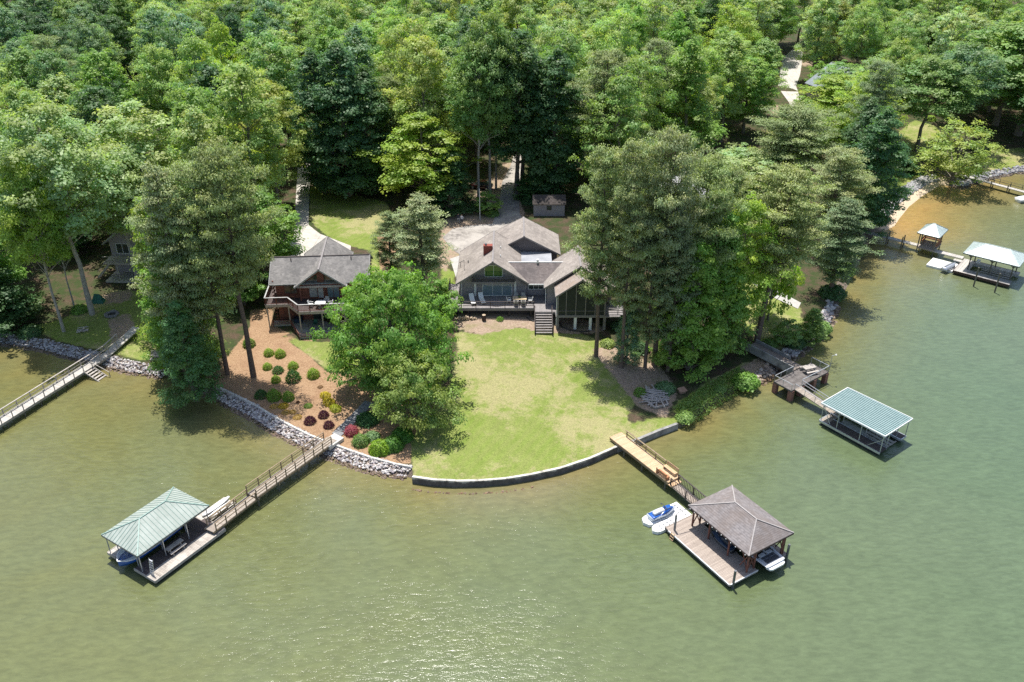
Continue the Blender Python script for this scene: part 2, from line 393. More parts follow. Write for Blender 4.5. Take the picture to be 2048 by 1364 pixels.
a = me.attributes.new('bank', 'FLOAT', 'POINT'); a.data.foreach_set('value', bt.astype(np.float32))
m, t, b = newmat('ground_cover'); n = N(t); pos = n.geo()
def A_(nm): return n.n('Attribute', attribute_name=nm).outputs['Fac']
nz = n.math('SUBTRACT', n.noise(pos, 0.9, 6, 0.65), 0.5)
big = n.noise(pos, 0.13, 5, 0.6); mid = n.noise(pos, 0.6, 6, 0.6); fine = n.noise(pos, 5, 5, 0.7)
def edge(nm, amp=1.6, soft=3.0):
    return n.math('ADD', n.math('MULTIPLY', n.math('ADD', A_(nm), n.math('MULTIPLY', nz, amp)), soft), 0.5, True)
forest = n.mix(n.ramp(mid, [(0.38, 0.0), (0.6, 1.0)]), n.ramp(fine, [(0.3, (.05, .034, .022)), (0.7, (.14, .10, .068))]), (.045, .065, .022))
# lawn: mown stripes, dry patches
mp = n.n('Mapping'); n.l(pos, mp.inputs[0]); mp.inputs['Rotation'].default_value = (0, 0, R(28))
wv_ = n.n('TexWave', wave_type='BANDS', bands_direction='X', wave_profile='SIN'); n.l(mp.outputs[0], wv_.inputs[0]); wv_.inputs['Scale'].default_value = 0.26; wv_.inputs['Distortion'].default_value = 1.5; wv_.inputs['Detail Scale'].default_value = .4
grass = n.ramp(mid, [(0.3, (.155, .222, .036)), (0.72, (.235, .30, .068))])
grass = n.mix(n.math('MULTIPLY', wv_.outputs['Fac'], 0.28), grass, (.27, .27, .10))
grass = n.mix(n.ramp(big, [(0.42, 0.0), (0.58, 0.4)]), grass, (.25, .27, .09))
dry = n.math('ADD', n.math('MULTIPLY', n.noise(pos, 0.5, 8, 0.75, 0.3), .5), n.math('MULTIPLY', n.noise(pos, 0.07, 3, 0.5), .5))
grass = n.mix(n.ramp(dry, [(0.485, 0.0), (0.56, 0.6)]), grass, (.43, .36, .205))
grass = n.mix(1.0, grass, n.ramp(fine, [(0.25, 0.6), (0.75, 1.2)]), 'MULTIPLY')
mulch = n.ramp(fine, [(0.3, (.20, .122, .07)), (0.5, (.34, .22, .13)), (0.75, (.44, .305, .195))])
mulch = n.mix(n.ramp(mid, [(0.45, 0.0), (0.7, 0.35)]), mulch, (.20, .10, .06))
dirt = n.ramp(n.noise(pos, 3.2, 6, .75), [(0.3, (.22, .155, .11)), (0.6, (.38, .29, .215)), (0.8, (.48, .39, .31))])
dirt = n.mix(n.ramp(mid, [(0.5, 0.0), (0.68, 0.7)]), dirt, (.24, .21, .11))
rock = n.ramp(fine, [(0.3, (.10, .08, .06)), (0.7, (.25, .20, .16))])
sand = n.ramp(fine, [(0.3, (.50, .38, .26)), (0.7, (.64, .52, .38))])
col = n.mix(edge('lawn'), forest, grass)
col = n.mix(edge('dirt', 2.2), col, dirt)
col = n.mix(edge('mulch', .6, 5), col, mulch)
bk = A_('bank')
col = n.mix(n.math('MULTIPLY', bk, 1.0, True), col, rock)
col = n.mix(n.math('SUBTRACT', bk, 1.0, True), col, sand)
n.l(col, b.inputs['Base Color']); b.inputs['Roughness'].default_value = 0.95; b.inputs['Specular IOR Level'].default_value = 0.15
n.l(n.bump(n.noise(pos, 9, 6, .75), 0.9, 0.12), b.inputs['Normal'])
me.materials.append(m)
ground = bpy.data.objects.new('ground', me); C.objects.link(ground); tag(ground, kind='structure')
me.polygons.foreach_set('use_smooth', [True] * len(me.polygons))

# ------------------------------------------------------------------ water
xs = np.concatenate([np.arange(-900, -120, 60), np.arange(-120, 160, 2.0), np.arange(160, 1000, 60)]); ys = np.concatenate([np.arange(-300, 0, 60), np.arange(0, 30, 5), np.arange(30, 190, 2.0), np.arange(190, 900, 80)])
gx, gy = np.meshgrid(xs, ys); WP = np.c_[gx.ravel(), gy.ravel()]; nx_ = len(xs)
wf = [(j * nx_ + i, j * nx_ + i + 1, (j + 1) * nx_ + i + 1, (j + 1) * nx_ + i) for j in range(len(ys) - 1) for i in range(nx_ - 1)]
wm = bpy.data.meshes.new('water'); wm.from_pydata([(x, y, 0) for x, y in WP], [], wf)
sh = np.where(inside(WP, LAND), 0, seg_dist(WP, BP[::2]))
rs = np.random.RandomState(3)
shal = np.exp(-np.maximum(sh - .6, 0) / 3.6)
bm_ = np.array([tt == 'b' for tt in TT]); db = seg_dist(WP, BP[bm_]) if bm_.any() else sh
beach = np.exp(-np.maximum(db - 1, 0) / 9.0)
west = np.clip((-WP[:, 0] - 4) / 45, 0, 1) * np.exp(-sh / 26)
ctr = np.clip(1 - np.hypot((WP[:, 0] + 0) / 14, (WP[:, 1] - 76) / 10), 0, 1) ** 1.5
east = sstep(-20, 70, WP[:, 0]) * np.clip(sh / 12, 0, 1)
deep = np.array([.112, .131, .050]); eastc = np.array([.088, .130, .070]); westc = np.array([.155, .136, .046]); shc = np.array([.19, .15, .055]); orc = np.array([.38, .22, .075])
def mixc(c, k, f): return c * (1 - f[:, None]) + k * f[:, None]
wc = np.tile(deep, (len(WP), 1)); wc = mixc(wc, eastc, east); wc = mixc(wc, westc, west * .85); wc = mixc(wc, shc, shal * .8); wc = mixc(wc, np.array([.19, .145, .075]), ctr * .8); wc = mixc(wc, orc, beach * .8)
ca = wm.color_attributes.new('tint', 'FLOAT_COLOR', 'POINT'); ca.data.foreach_set('color', np.c_[wc, np.ones(len(WP))].astype(np.float32).ravel())
m, t, b = newmat('lake_water'); n = N(t); pos = n.geo()
tint = n.n('Attribute', attribute_name='tint').outputs['Color']
murk = n.noise(pos, 0.045, 5, 0.6, 0.6); m2 = n.noise(pos, 0.3, 5, 0.6)
col = n.mix(n.ramp(murk, [(0.4, 0.0), (0.65, 0.42)]), tint, (.105, .135, .074))
col = n.mix(1.0, col, n.ramp(m2, [(0.3, 0.93), (0.7, 1.07)]), 'MULTIPLY')
n.l(col, b.inputs['Base Color']); b.inputs['Roughness'].default_value = 0.12; b.inputs['IOR'].default_value = 1.333; b.inputs['Specular IOR Level'].default_value = 1.0
mp = n.n('Mapping'); n.l(pos, mp.inputs[0]); mp.inputs['Rotation'].default_value = (0, 0, R(-32)); mp.inputs['Scale'].default_value = (1.0, 2.6, 1)
w1 = n.noise(mp.outputs[0], 0.8, 4, 0.6, 0.3)
mp2 = n.n('Mapping'); n.l(pos, mp2.inputs[0]); mp2.inputs['Rotation'].default_value = (0, 0, R(-20)); mp2.inputs['Scale'].default_value = (1.0, 1.8, 1)
w2 = n.noise(mp2.outputs[0], 3.4, 3, 0.6)
gust = n.ramp(n.noise(pos, 0.035, 4, 0.6), [(0.35, 0.45), (0.7, 1.0)])
h = n.math('ADD', n.math('MULTIPLY', w1, 0.082), n.math('MULTIPLY', w2, 0.03))
h = n.math('MULTIPLY', h, gust)
n.l(n.mix(1.0, col, n.ramp(w1, [(0.35, 0.86), (0.65, 1.1)]), 'MULTIPLY'), b.inputs['Base Color'])  # ripple sheen put into the base colour: lighter and darker along the waves
bp = n.n('Bump'); bp.inputs['Strength'].default_value = 1.0; bp.inputs['Distance'].default_value = 1.0; n.l(h, bp.inputs['Height']); n.l(bp.outputs[0], b.inputs['Normal'])
wm.materials.append(m); water = bpy.data.objects.new('water', wm); C.objects.link(water); tag(water, kind='structure')

# ------------------------------------------------------------------ draped paths and drives
def drape(name, pts, mat, lift=0.03, step=1.0, label=None):
    q = [atg(x, y)[:2] for x, y in pts]; q = [p for p, _ in smooth_line([(p, 0) for p in q + q[:1]], step)][:-1]
    A = np.array(q); lo, hi = A.min(0), A.max(0)
    gx, gy = np.meshgrid(np.arange(lo[0], hi[0], step), np.arange(lo[1], hi[1], step)); Q = np.c_[gx.ravel(), gy.ravel()]
    if len(Q): Q = Q[inside(Q, A)]; Q = Q[seg_dist(Q, np.vstack([A, A[:1]])) > .3] if len(Q) else Q
    P = np.vstack([A, Q]) if len(Q) else A; nb = len(A)
    v, _, f, *_r = delaunay_2d_cdt([Vector(p) for p in P], [(i, (i + 1) % nb) for i in range(nb)], [], 0, 1e-4)
    v = np.array([tuple(x) for x in v]); f = [x for x in f if len(x) == 3]
    k = inside(v[np.array(f)].mean(axis=1), A); f = [x for x, y in zip(f, k) if y]
    z = zgrid(v) + lift
    o = MB().add([(a, b, c) for (a, b), c in zip(v, z)], f).build(name, mat)
    return tag(o, label=label, kind='structure')
m, t, b = newmat('concrete_drive'); n = N(t); pos = n.geo()
g = n.noise(pos, 0.8, 6, .7); col = n.ramp(g, [(0.3, (.36, .33, .29)), (0.7, (.52, .49, .44))])
mp = n.n('Mapping'); n.l(pos, mp.inputs[0]); mp.inputs['Rotation'].default_value = (0, 0, R(4))
sp = n.n('SeparateXYZ'); n.l(mp.outputs[0], sp.inputs[0])
j = n.math('MAXIMUM', n.math('LESS_THAN', n.math('FRACT', n.math('DIVIDE', sp.outputs[0], 3.4)), .02), n.math('LESS_THAN', n.math('FRACT', n.math('DIVIDE', sp.outputs[1], 3.6)), .02))
n.l(n.mix(n.math('MULTIPLY', j, .6), col, (.12, .11, .10)), b.inputs['Base Color']); b.inputs['Roughness'].default_value = .9
DRIVE = [(592, 392), (596, 330), (604, 300), (616, 300), (622, 340), (618, 400), (617, 450), (640, 468), (702, 492), (700, 520), (570, 525), (572, 505), (588, 470)]
drape('driveway', DRIVE, m, .04)
m2_, t, b = newmat('worn_gravel_drive'); n = N(t); pos = n.geo()
g = n.noise(pos, 1.3, 7, .75); col = n.ramp(g, [(0.35, (.13, .12, .11)), (0.5, (.26, .235, .21)), (0.7, (.42, .39, .35))])
n.l(n.mix(n.ramp(n.noise(pos, .25, 4), [(.45, 0), (.6, .8)]), col, (.40, .37, .33)), b.inputs['Base Color']); b.inputs['Roughness'].default_value = .95
DRIVE2 = [(885, 475), (905, 458), (935, 452), (985, 448), (1000, 400), (1004, 365), (1022, 330), (1030, 300), (1052, 300), (1046, 340), (1036, 380), (1040, 430), (1062, 452), (1050, 480), (985, 500), (930, 515), (905, 500)]
drape('gravel_drive', DRIVE2, m2_, .04)
ROAD = [(1556, 175), (1560, 150), (1562, 128), (1570, 112), (1584, 100), (1606, 100), (1604, 125), (1600, 150), (1592, 172), (1600, 195), (1612, 215), (1600, 235), (1590, 232), (1578, 205)]
drape('road', ROAD, m, .05)
m3_, t, b = newmat('pale_concrete_path'); n = N(t); pos = n.geo(); g = n.noise(pos, 1.5, 6, .7)
n.l(n.ramp(g, [(.3, (.32, .31, .28)), (.7, (.44, .42, .39))]), b.inputs['Base Color']); b.inputs['Roughness'].default_value = .9
PATH = [(1496, 560), (1508, 556), (1550, 578), (1602, 606), (1596, 618), (1540, 592)]
drape('path', PATH, m3_, .05)
drape('garden_path', [(900, 518), (918, 512), (922, 520), (914, 545), (912, 556)], m3_, .05)

# ------------------------------------------------------------------ retaining walls and shore rocks
def wall_along(i0, i1, zt_, th, label, mat, name='retaining_wall'):
    P = TP[i0:i1 + 1]; Q = P + nrm[i0:i1 + 1] * th; k = len(P); P = P - nrm[i0:i1 + 1] * .06; r = random.Random(i0)
    b_ = MB(); vs = [(x, y, zt_) for x, y in P] + [(x, y, zt_) for x, y in Q] + [(x, y, -1) for x, y in Q] + [(x, y, -1) for x, y in P]
    fs = [(j * k + i, ((j + 1) % 4) * k + i, ((j + 1) % 4) * k + i + 1, j * k + i + 1) for j in range(4) for i in range(k - 1)]
    fs += [(0, 3 * k, 2 * k, k), (k - 1, 2 * k - 1, 3 * k - 1, 4 * k - 1)]
    b_.add(vs, fs); o = b_.build(name, mat)
    return tag(o, label, 'retaining wall', 'walls along the waterline')
def idx(px, py): return int(np.argmin(np.hypot(*(TP - np.array(at(px, py, ZT)[:2])).T)))
m, t, b = newmat('sea_wall_concrete'); n = N(t); pos = n.geo(); sp = n.n('SeparateXYZ'); n.l(pos, sp.inputs[0])
g = n.noise(pos, 1.2, 6, .7)
zz = n.math('ADD', sp.outputs[2], n.math('MULTIPLY', n.math('SUBTRACT', g, .5), .9))
col = n.mix(n.ramp(zz, [(0.60, 0.0), (0.80, 1.0)]), n.ramp(g, [(.3, (.06, .055, .05)), (.7, (.16, .15, .14))]), n.ramp(g, [(.3, (.40, .38, .33)), (.7, (.62, .60, .53))]))
n.l(col, b.inputs['Base Color']); b.inputs['Roughness'].default_value = .9; M['seawall'] = m
ia, ib, ic, id_ = idx(826, 953), idx(911, 961), idx(1233, 892), idx(1353, 846)
wall_along(ia, ib, ZT + .12, .26, 'pale concrete retaining wall stretch beside the rock bank at the lawn corner', M['seawall'])
wall_along(ib, ic, ZT + .07, .24, 'long curved grey retaining wall along the lower edge of the main lawn', M['seawall'])
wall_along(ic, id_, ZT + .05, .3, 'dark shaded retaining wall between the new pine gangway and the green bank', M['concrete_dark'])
wall_along(idx(430, 772), idx(655, 884), ZT + .14, .18, 'thin concrete edging between mulch bed and rocks west of the wooden bridge', M['concrete'], 'garden_edging')
wall_along(idx(668, 889), idx(824, 934), ZT + .14, .18, 'thin concrete edging between clipped shrubs and rocks east of the wooden bridge', M['concrete'], 'garden_edging')
ICO = None
def rock_shape(r):
    global ICO
    if ICO is None:
        g = (1 + 5 ** .5) / 2; vs = [(-1, g, 0), (1, g, 0), (-1, -g, 0), (1, -g, 0), (0, -1, g), (0, 1, g), (0, -1, -g), (0, 1, -g), (g, 0, -1), (g, 0, 1), (-g, 0, -1), (-g, 0, 1)]
        fs = [(0, 11, 5), (0, 5, 1), (0, 1, 7), (0, 7, 10), (0, 10, 11), (1, 5, 9), (5, 11, 4), (11, 10, 2), (10, 7, 6), (7, 1, 8), (3, 9, 4), (3, 4, 2), (3, 2, 6), (3, 6, 8), (3, 8, 9), (4, 9, 5), (2, 4, 11), (6, 2, 10), (8, 6, 7), (9, 8, 1)]
        ICO = (np.array(vs) / 1.9, fs)
    return ICO[0] * r.uniform(.6, 1.2, (12, 1)), ICO[1]
m, t, b = newmat('broken_stone'); n = N(t)
ac = n.n('Attribute', attribute_name='lc').outputs['Color']; g = n.noise(n.geo(), 7, 5, .7)
n.l(n.mix(1.0, ac, n.ramp(g, [(.3, .65), (.7, 1.15)]), 'MULTIPLY'), b.inputs['Base Color']); b.inputs['Roughness'].default_value = .9; M['stone'] = m
def rocks(i0, i1, dens, size, label, pal, spread=(-.05, 1.0), name='riprap_rocks'):
    r = np.random.RandomState(i0 + 5); mb = MB(); mb.c = []
    for i in range(i0, i1):
        L = np.linalg.norm(TP[i + 1] - TP[i]); w_ = max(wv[i], 1.6); k = r.poisson(dens * L * w_)
        for _ in range(k):
            f, g = r.uniform(), r.uniform(*spread)
            p = TP[i] * (1 - f) + TP[i + 1] * f + (nrm[i]) * w_ * g
            z = ZT + .02 - 1.0 * max(0, g) ** .9
            if z < -.25: continue
            vs, fs = rock_shape(r); s = size * r.uniform(.5, 1.25); a = r.uniform(0, 6.28)
            vs = vs * s * np.array([1.25, .9, .7]); c, q = math.cos(a), math.sin(a)
            vs = np.c_[vs[:, 0] * c - vs[:, 1] * q + p[0], vs[:, 0] * q + vs[:, 1] * c + p[1], vs[:, 2] + z + .05]
            col = np.array(pal[r.randint(len(pal))]) * r.uniform(.75, 1.2)
            if z < .12: col = col * np.array([.45, .36, .27])
            mb.add(vs.tolist(), fs); mb.c += [(*col, 1)] * 12
    o = mb.build(name, M['stone'], fix=False); return tag(o, label, 'rocks', kind='stuff')
PALE = [(.50, .47, .45), (.40, .36, .35), (.56, .53, .50), (.33, .30, .31), (.45, .38, .34), (.30, .26, .27), (.60, .57, .54)]
GREY = [(.30, .30, .31), (.38, .38, .39), (.24, .23, .25), (.42, .40, .38)]
TANR = [(.38, .29, .22), (.46, .37, .29), (.30, .24, .2), (.42, .38, .35)]
rocks(idx(430, 772), idx(655, 884), 30, .165, 'bank of pale broken stone below the mulch bed west of the wooden bridge', PALE)
rocks(idx(655, 884), idx(824, 934), 30, .165, 'bank of pale broken stone between the wooden bridge and the lawn wall', PALE)
rocks(idx(0, 668), idx(226, 714), 24, .18, 'grey rocks along the shore of the western yard', GREY)
rocks(idx(230, 716), idx(340, 742), 24, .18, 'pale rocks on the shore below the small bench deck', PALE)
rocks(idx(826, 953), idx(1060, 948), 5, .16, 'small rubble in the water at the foot of the lawn wall', TANR, spread=(.78, .98))
rocks(idx(1500, 752), idx(1545, 722), 9, .3, 'tan rubble on the bank beside the brick pier terrace', TANR)
rocks(idx(1556, 708), idx(1656, 600), 13, .3, 'purple grey rocks along the point below the tall leaning pine', GREY + PALE)
rocks(idx(1742, 446), idx(1872, 352), 14, .3, 'line of blue grey boulders above the sandy beach', GREY, spread=(-.1, .35))
rocks(idx(1900, 358), idx(2300, 330), 9, .34, 'grey boulders along the far cove shore', GREY)
# ------------------------------------------------------------------ docks
def hip_roof(parent, u0, u1, v0, v1, ze, zr, ra, rb, mat, rib=None, pitch=0.42, ribm=None, cap=None, th=.1, name='roof'):
    vm = (v0 + v1) / 2
    c = [(u0, v0, ze), (u1, v0, ze), (u1, v1, ze), (u0, v1, ze)]; A, B = (ra, vm, zr), (rb, vm, zr)
    b = MB(); vs = c + [A, B] + [(x, y, z - th) for x, y, z in c]
    b.add(vs, [(0, 1, 5, 4), (1, 2, 5), (2, 3, 4, 5), (3, 0, 4), (0, 6, 7, 1), (1, 7, 8, 2), (2, 8, 9, 3), (3, 9, 6, 0), (9, 8, 7, 6)])
    o = b.build(name, mat, parent)
    e = .018
    if rib:
        r = MB(); k = u0 + pitch * .6
        while k < u1 - .05:
            t = min(1, (k - u0) / (ra - u0), (u1 - k) / (u1 - rb))
            for s, v in ((1, v0), (-1, v1)):
                if t > .05: r.beam((k, v, ze + e), (k, v + (vm - v) * t, ze + (zr - ze) * t + e), .036, .04)
            k += pitch
        k = v0 + pitch * .6
        while k < v1 - .05:
            t = min(1, (k - v0) / (vm - v0), (v1 - k) / (v1 - vm))
            if t > .05:
                r.beam((u0, k, ze + e), (u0 + (ra - u0) * t, k, ze + (zr - ze) * t + e), .036, .04)
                r.beam((u1, k, ze + e), (u1 + (rb - u1) * t, k, ze + (zr - ze) * t + e), .036, .04)
            k += pitch
        tag(r.build('roof_seams', ribm, o), kind='stuff')
    cp = MB()
    for p, q in ((c[0], A), (c[3], A), (c[1], B), (c[2], B), (A, B)):
        cp.beam((p[0], p[1], p[2] + .03), (q[0], q[1], q[2] + .03), .12, .04)
    cp.build('ridge_cap', cap or ribm or mat, o)
    fs = MB()
    for p, q in zip(c, c[1:] + c[:1]): fs.beam((p[0], p[1], p[2] - th - .02), (q[0], q[1], q[2] - th - .02), .05, .13)
    fs.build('fascia', M['alu_dark'] if ribm else M['wood_dark'], o)
    return o
def floor_part(parent, rects, z, th, mat, name='deck'):
    b = MB()
    for u0, u1, v0, v1 in rects: b.b2(u0, u1, v0, v1, z - th, z)
    return b.build(name, mat, parent)
def posts(parent, pts, z0, z1, r, mat, name='post', sq=True):
    for u, v in pts:
        b = MB(); b.box(u, v, (z0 + z1) / 2, r, r, z1 - z0) if sq else b.cyl((u, v, z0), (u, v, z1), r, n=10)
        b.build(name, mat, parent)
def rail(parent, pts, h, mat, n_rail=2, step=1.6, pw=.09, top=.11, balus=None, name='railing'):
    """pts: deck-level points of a railing run"""
    b = MB()
    for (a, c) in zip(pts[:-1], pts[1:]):
        a = Vector(a); c = Vector(c); L = (c - a).length; k = max(1, round(L / step))
        for i in range(k + 1):
            p = a.lerp(c, i / k); b.box(p.x, p.y, p.z + h / 2 - .05, pw, pw, h + .1)
        b.beam(a + Vector((0, 0, h)), c + Vector((0, 0, h)), top, .05)
        for j in range(1, n_rail):
            zz = h * j / n_rail; b.beam(a + Vector((0, 0, zz)), c + Vector((0, 0, zz)), .035, .09)
        if balus:
            kk = max(2, int(L / balus))
            b.beam(a + Vector((0, 0, .12)), c + Vector((0, 0, .12)), .04, .06)
            for i in range(1, kk):
                p = a.lerp(c, i / kk); b.box(p.x, p.y, p.z + .12 + (h - .12) / 2, .04, .04, h - .12)
    return b.build(name, mat, parent)
def ladder(parent, a, d, z0, z1, w, mat, name='ladder'):
    a = Vector((a[0], a[1], 0)); d = Vector((d[0], d[1], 0)).normalized(); s = Vector((-d.y, d.x, 0)) * w / 2; b = MB()
    for sg in (-1, 1):
        p = a + s * sg; b.cyl((p.x, p.y, z0), (p.x - d.x * .25, p.y - d.y * .25, z1), .03, n=6)
    k = int((z1 - z0) / .28)
    for i in range(k):
        f = (i + .5) / k; z = z0 + (z1 - z0) * f; q = a - d * .25 * f
        b.beam(q - s + Vector((0, 0, z)), q + s + Vector((0, 0, z)), .1, .03)
    return b.build(name, mat, parent)
def hull_loft(L, B, H, keel=.35, n=14, flare=.12, bowp=2.4, sternw=.88):
    secs = []
    for i in range(n + 1):
        t = i / n; x = -L / 2 + L * t
        hb = B / 2 * (sternw + (1 - sternw) * min(1, t * 3)) * (1 - max(0, (t - .45) / .55) ** bowp) + .015
        rise = H * (.08 * t + .16 * max(0, t - .5) ** 1.2)
        kz = -keel * (1 - max(0, (t - .6) / .4) ** 2)
        secs.append([(x, -hb, H + rise), (x, -hb * (1 - flare), H * .35), (x, -hb * .55, kz * .5), (x, 0, kz), (x, hb * .55, kz * .5), (x, hb * (1 - flare), H * .35), (x, hb, H + rise)])
    return secs
def loft_mesh(secs, cap0=True, cap1=True, close=True):
    b = MB(); k = len(secs[0]); vs = [p for s in secs for p in s]
    fs = []
    for i in range(len(secs) - 1):
        for j in range(k if close else k - 1):
            fs.append((i * k + j, i * k + (j + 1) % k, (i + 1) * k + (j + 1) % k, (i + 1) * k + j))
    if cap0: fs.append(tuple(range(k)))
    if cap1: fs.append(tuple(range((len(secs) - 1) * k, len(secs) * k)))
    return b.add(vs, fs)

# ---- western lake dock with pale green roof
D1 = empty('boathouse', (-32.86, 58.73, 0), R(57.5), 'floating boat dock under a pale green metal hip roof with blue boat inside', 'boat dock', 'covered boat docks')
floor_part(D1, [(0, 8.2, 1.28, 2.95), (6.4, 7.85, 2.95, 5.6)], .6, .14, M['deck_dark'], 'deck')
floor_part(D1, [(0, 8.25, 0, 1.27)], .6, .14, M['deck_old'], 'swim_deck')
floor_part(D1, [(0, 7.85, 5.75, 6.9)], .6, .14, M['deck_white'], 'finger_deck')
fr = MB()
for a, c in (((-.04, -.04, .48), (8.3, -.04, .48)), ((-.04, -.04, .48), (-.04, 2.98, .48)), ((-.04, 5.7, .48), (-.04, 6.95, .48)), ((-.04, 6.95, .48), (7.9, 6.95, .48)), ((8.29, -.04, .48), (8.29, 2.98, .48))):
    fr.beam(a, c, .07, .3)
fr.build('frame', M['wood_grey'], D1)
fl = MB()
for u in (1.1, 3.2, 5.3, 7.3): fl.b2(u - .9, u + .9, .1, 2.7, -.3, .4); 
for u in (1.1, 3.6, 6.2): fl.b2(u - .9, u + .9, 5.85, 6.8, -.3, .4)
fl.build('float', M['rope'], D1)
posts(D1, [(.12, 1.9), (2.72, 1.85), (5.44, 1.85), (7.95, 1.9), (.12, 6.7), (4, 6.7), (7.8, 6.7), (.4, 2.85), (3.1, 2.85), (5.9, 2.85), (.5, 5.85), (7.9, 4.4)], .6, 2.95, .075, M['alu'])
hip_roof(D1, -.12, 8.2, 1.6, 6.9, 2.9, 4.25, 2.45, 5.4, M['metal_green'], True, .42, M['metal_rib'])
ladder(D1, (.35, .85), (-1, 0), .62, 2.35, .5, M['alu'])
pb = empty('dock_bench', (-32.86, 58.73, 0), R(57.5), 'weathered picnic bench on the dock under the pale green roof', 'bench')
for nm, v, z, wd in (('table_top', 1.72, 1.28, .55), ('seat', 1.22, 1.02, .28)):
    b = MB(); 
    for k in range(3 if wd > .4 else 1): b.b2(2.8, 4.6, v - wd / 2 + k * wd / 3 + .01, v - wd / 2 + (k + 1) * wd / (3 if wd > .4 else 1) - .01, z - .05, z)
    b.build(nm, M['wood_grey'], pb)
for u in (3.1, 4.3):
    b = MB(); b.beam((u, 2.0, .6), (u, 1.72, 1.25), .08, .08).beam((u, 1.45, .6), (u, 1.72, 1.25), .08, .08).beam((u, 1.2, .6), (u, 1.22, .98), .08, .08); b.build('leg', M['wood_grey'], pb)
# boat in its slip
def speedboat(loc, rz, L, B, H, hullm, topm, label, cover=True, cat='motorboat', bp_=2.4):
    r = empty('motorboat', loc, rz, label, cat)
    h = loft_mesh(hull_loft(L, B, H, bowp=bp_)); h.build('hull', hullm, r, True)
    rim = MB(); S = hull_loft(L + .06, B + .08, H, bowp=bp_)
    for a, c in zip(S[:-1], S[1:]):
        for k in (0, 6): rim.beam(Vector(a[k]) + Vector((0, 0, .03)), Vector(c[k]) + Vector((0, 0, .03)), .09, .07)
    rim.build('gunwale', M['hull_white'], r)
    if cover:
        S2 = [[(p[0], p[1] * .97, p[2] + .04), (p[0], p[1] * .55, p[2] + .32 * math.sin(math.pi * min(1, i / 12 + .15))), (p[0], 0, p[2] + .42 * math.sin(math.pi * min(1, i / 12 + .15))), (p[0], -p[1] * .55, p[2] + .32 * math.sin(math.pi * min(1, i / 12 + .15))), (p[0], -p[1] * .97, p[2] + .04)] for i, p in enumerate([s[0] for s in hull_loft(L, B, H, bowp=bp_)])]
        loft_mesh(S2, True, True, False).build('cover', topm, r, True)
    return r
bt1 = speedboat((-32.86 + math.cos(R(57.5)) * 2.7 - math.sin(R(57.5)) * 4.4, 58.73 + math.sin(R(57.5)) * 2.7 + math.cos(R(57.5)) * 4.4, .55), R(237.5), 6.6, 2.35, .58, M['hull_blue'], M['hull_grey'], 'blue motorboat under silver grey cover, bow out, in the pale green roofed dock', bp_=6)
ws = MB(); ws.beam((1.0, -.8, 1.25), (1.5, 0, 1.3), .04, .35).beam((1.5, 0, 1.3), (1.0, .8, 1.25), .04, .35); ws.build('windshield', M['glass_blue'], bt1)
tw = MB()
for s in (-1, 1): tw.cyl((-.9, s * 1.05, .9), (-.4, s * .8, 2.1), .035); tw.cyl((.3, s * 1.05, .9), (-.4, s * .8, 2.1), .035)
tw.cyl((-.4, -.8, 2.1), (-.4, .8, 2.1), .035); tw.build('tower', M['alu'], bt1)
# rack with boards and shore-side bits
rk = empty('board_rack', (-32.86, 58.73, 0), R(57.5), 'timber rack platform at the shore end of the pale green roofed dock', 'rack')
floor_part(rk, [(7.9, 11.6, 2.2, 3.9)], .52, .12, M['deck_white'], 'platform')
rail(rk, [(8.2, 2.1, .52), (11.6, 2.1, .52)], .55, M['wood_rail'], 2, 1.1)
for i, (v, ln) in enumerate(((2.55, 3.0), (3.3, 3.5))):
    b = MB(); S = []
    for k in range(13):
        t = k / 12; hb = .34 * math.sin(math.pi * min(.97, max(.03, t))) ** .45; u = 8.3 + ln * t; z = .62 + .08 * max(0, t - .7)
        S.append([(u, v - hb, z + .04), (u, v, z), (u, v + hb, z + .04), (u, v + hb * .8, z + .13), (u, v - hb * .8, z + .13)])
    o = loft_mesh(S).build('paddleboard', M['plastic_white'], None, True); o.location = (-32.86, 58.73, 0); o.rotation_euler = (0, 0, R(57.5))
    tag(o, ['white paddleboard lying nearer the wooden walkway rail', 'longer white paddleboard lying on the lake side of the board rack'][i], 'paddleboard', 'paddleboards on the rack')
# walkway to the shore
G1_ = empty('walkway_bridge', (-29.69, 65.72, 0), R(62.0), 'long weathered wooden walkway with rails from the mulch bed to the pale green roofed dock', 'walkway')
b = MB(); b.prism([(-.6, -.85), (5.25, -1.15), (5.25, .05), (-.6, .35)], .9, 1.0); b.build('ramp', M['deck_bridge'], G1_)
b = MB(); b.prism([(5.2, -1.2), (16.9, -2.35), (16.9, -1.05), (5.2, .1)], 1.12, 1.24); b.build('walkway_deck', M['deck_bridge'], G1_)
b = MB()
for s in (0, 1): b.beam((5.2, -1.2 + s * 1.3, 1.05), (16.9, -2.35 + s * 1.3, 1.05), .08, .24); b.beam((-.6, -.85 + s * 1.2, .84), (5.25, -1.15 + s * 1.2, .84), .07, .2)
b.build('beam', M['wood_rail'], G1_)
rail(G1_, [(5.2, .1, 1.22), (16.3, -1.02, 1.22)], 1.0, M['wood_rail'], 3, 1.55); rail(G1_, [(5.2, -1.2, 1.22), (16.1, -2.27, 1.22)], 1.0, M['wood_rail'], 3, 1.35)
rail(G1_, [(-.2, .33, .98), (5.1, .05, .98)], .85, M['wood_rail'], 2, 1.75); rail(G1_, [(-.2, -.85, .98), (5.1, -1.12, .98)], .85, M['wood_rail'], 2, 1.3)
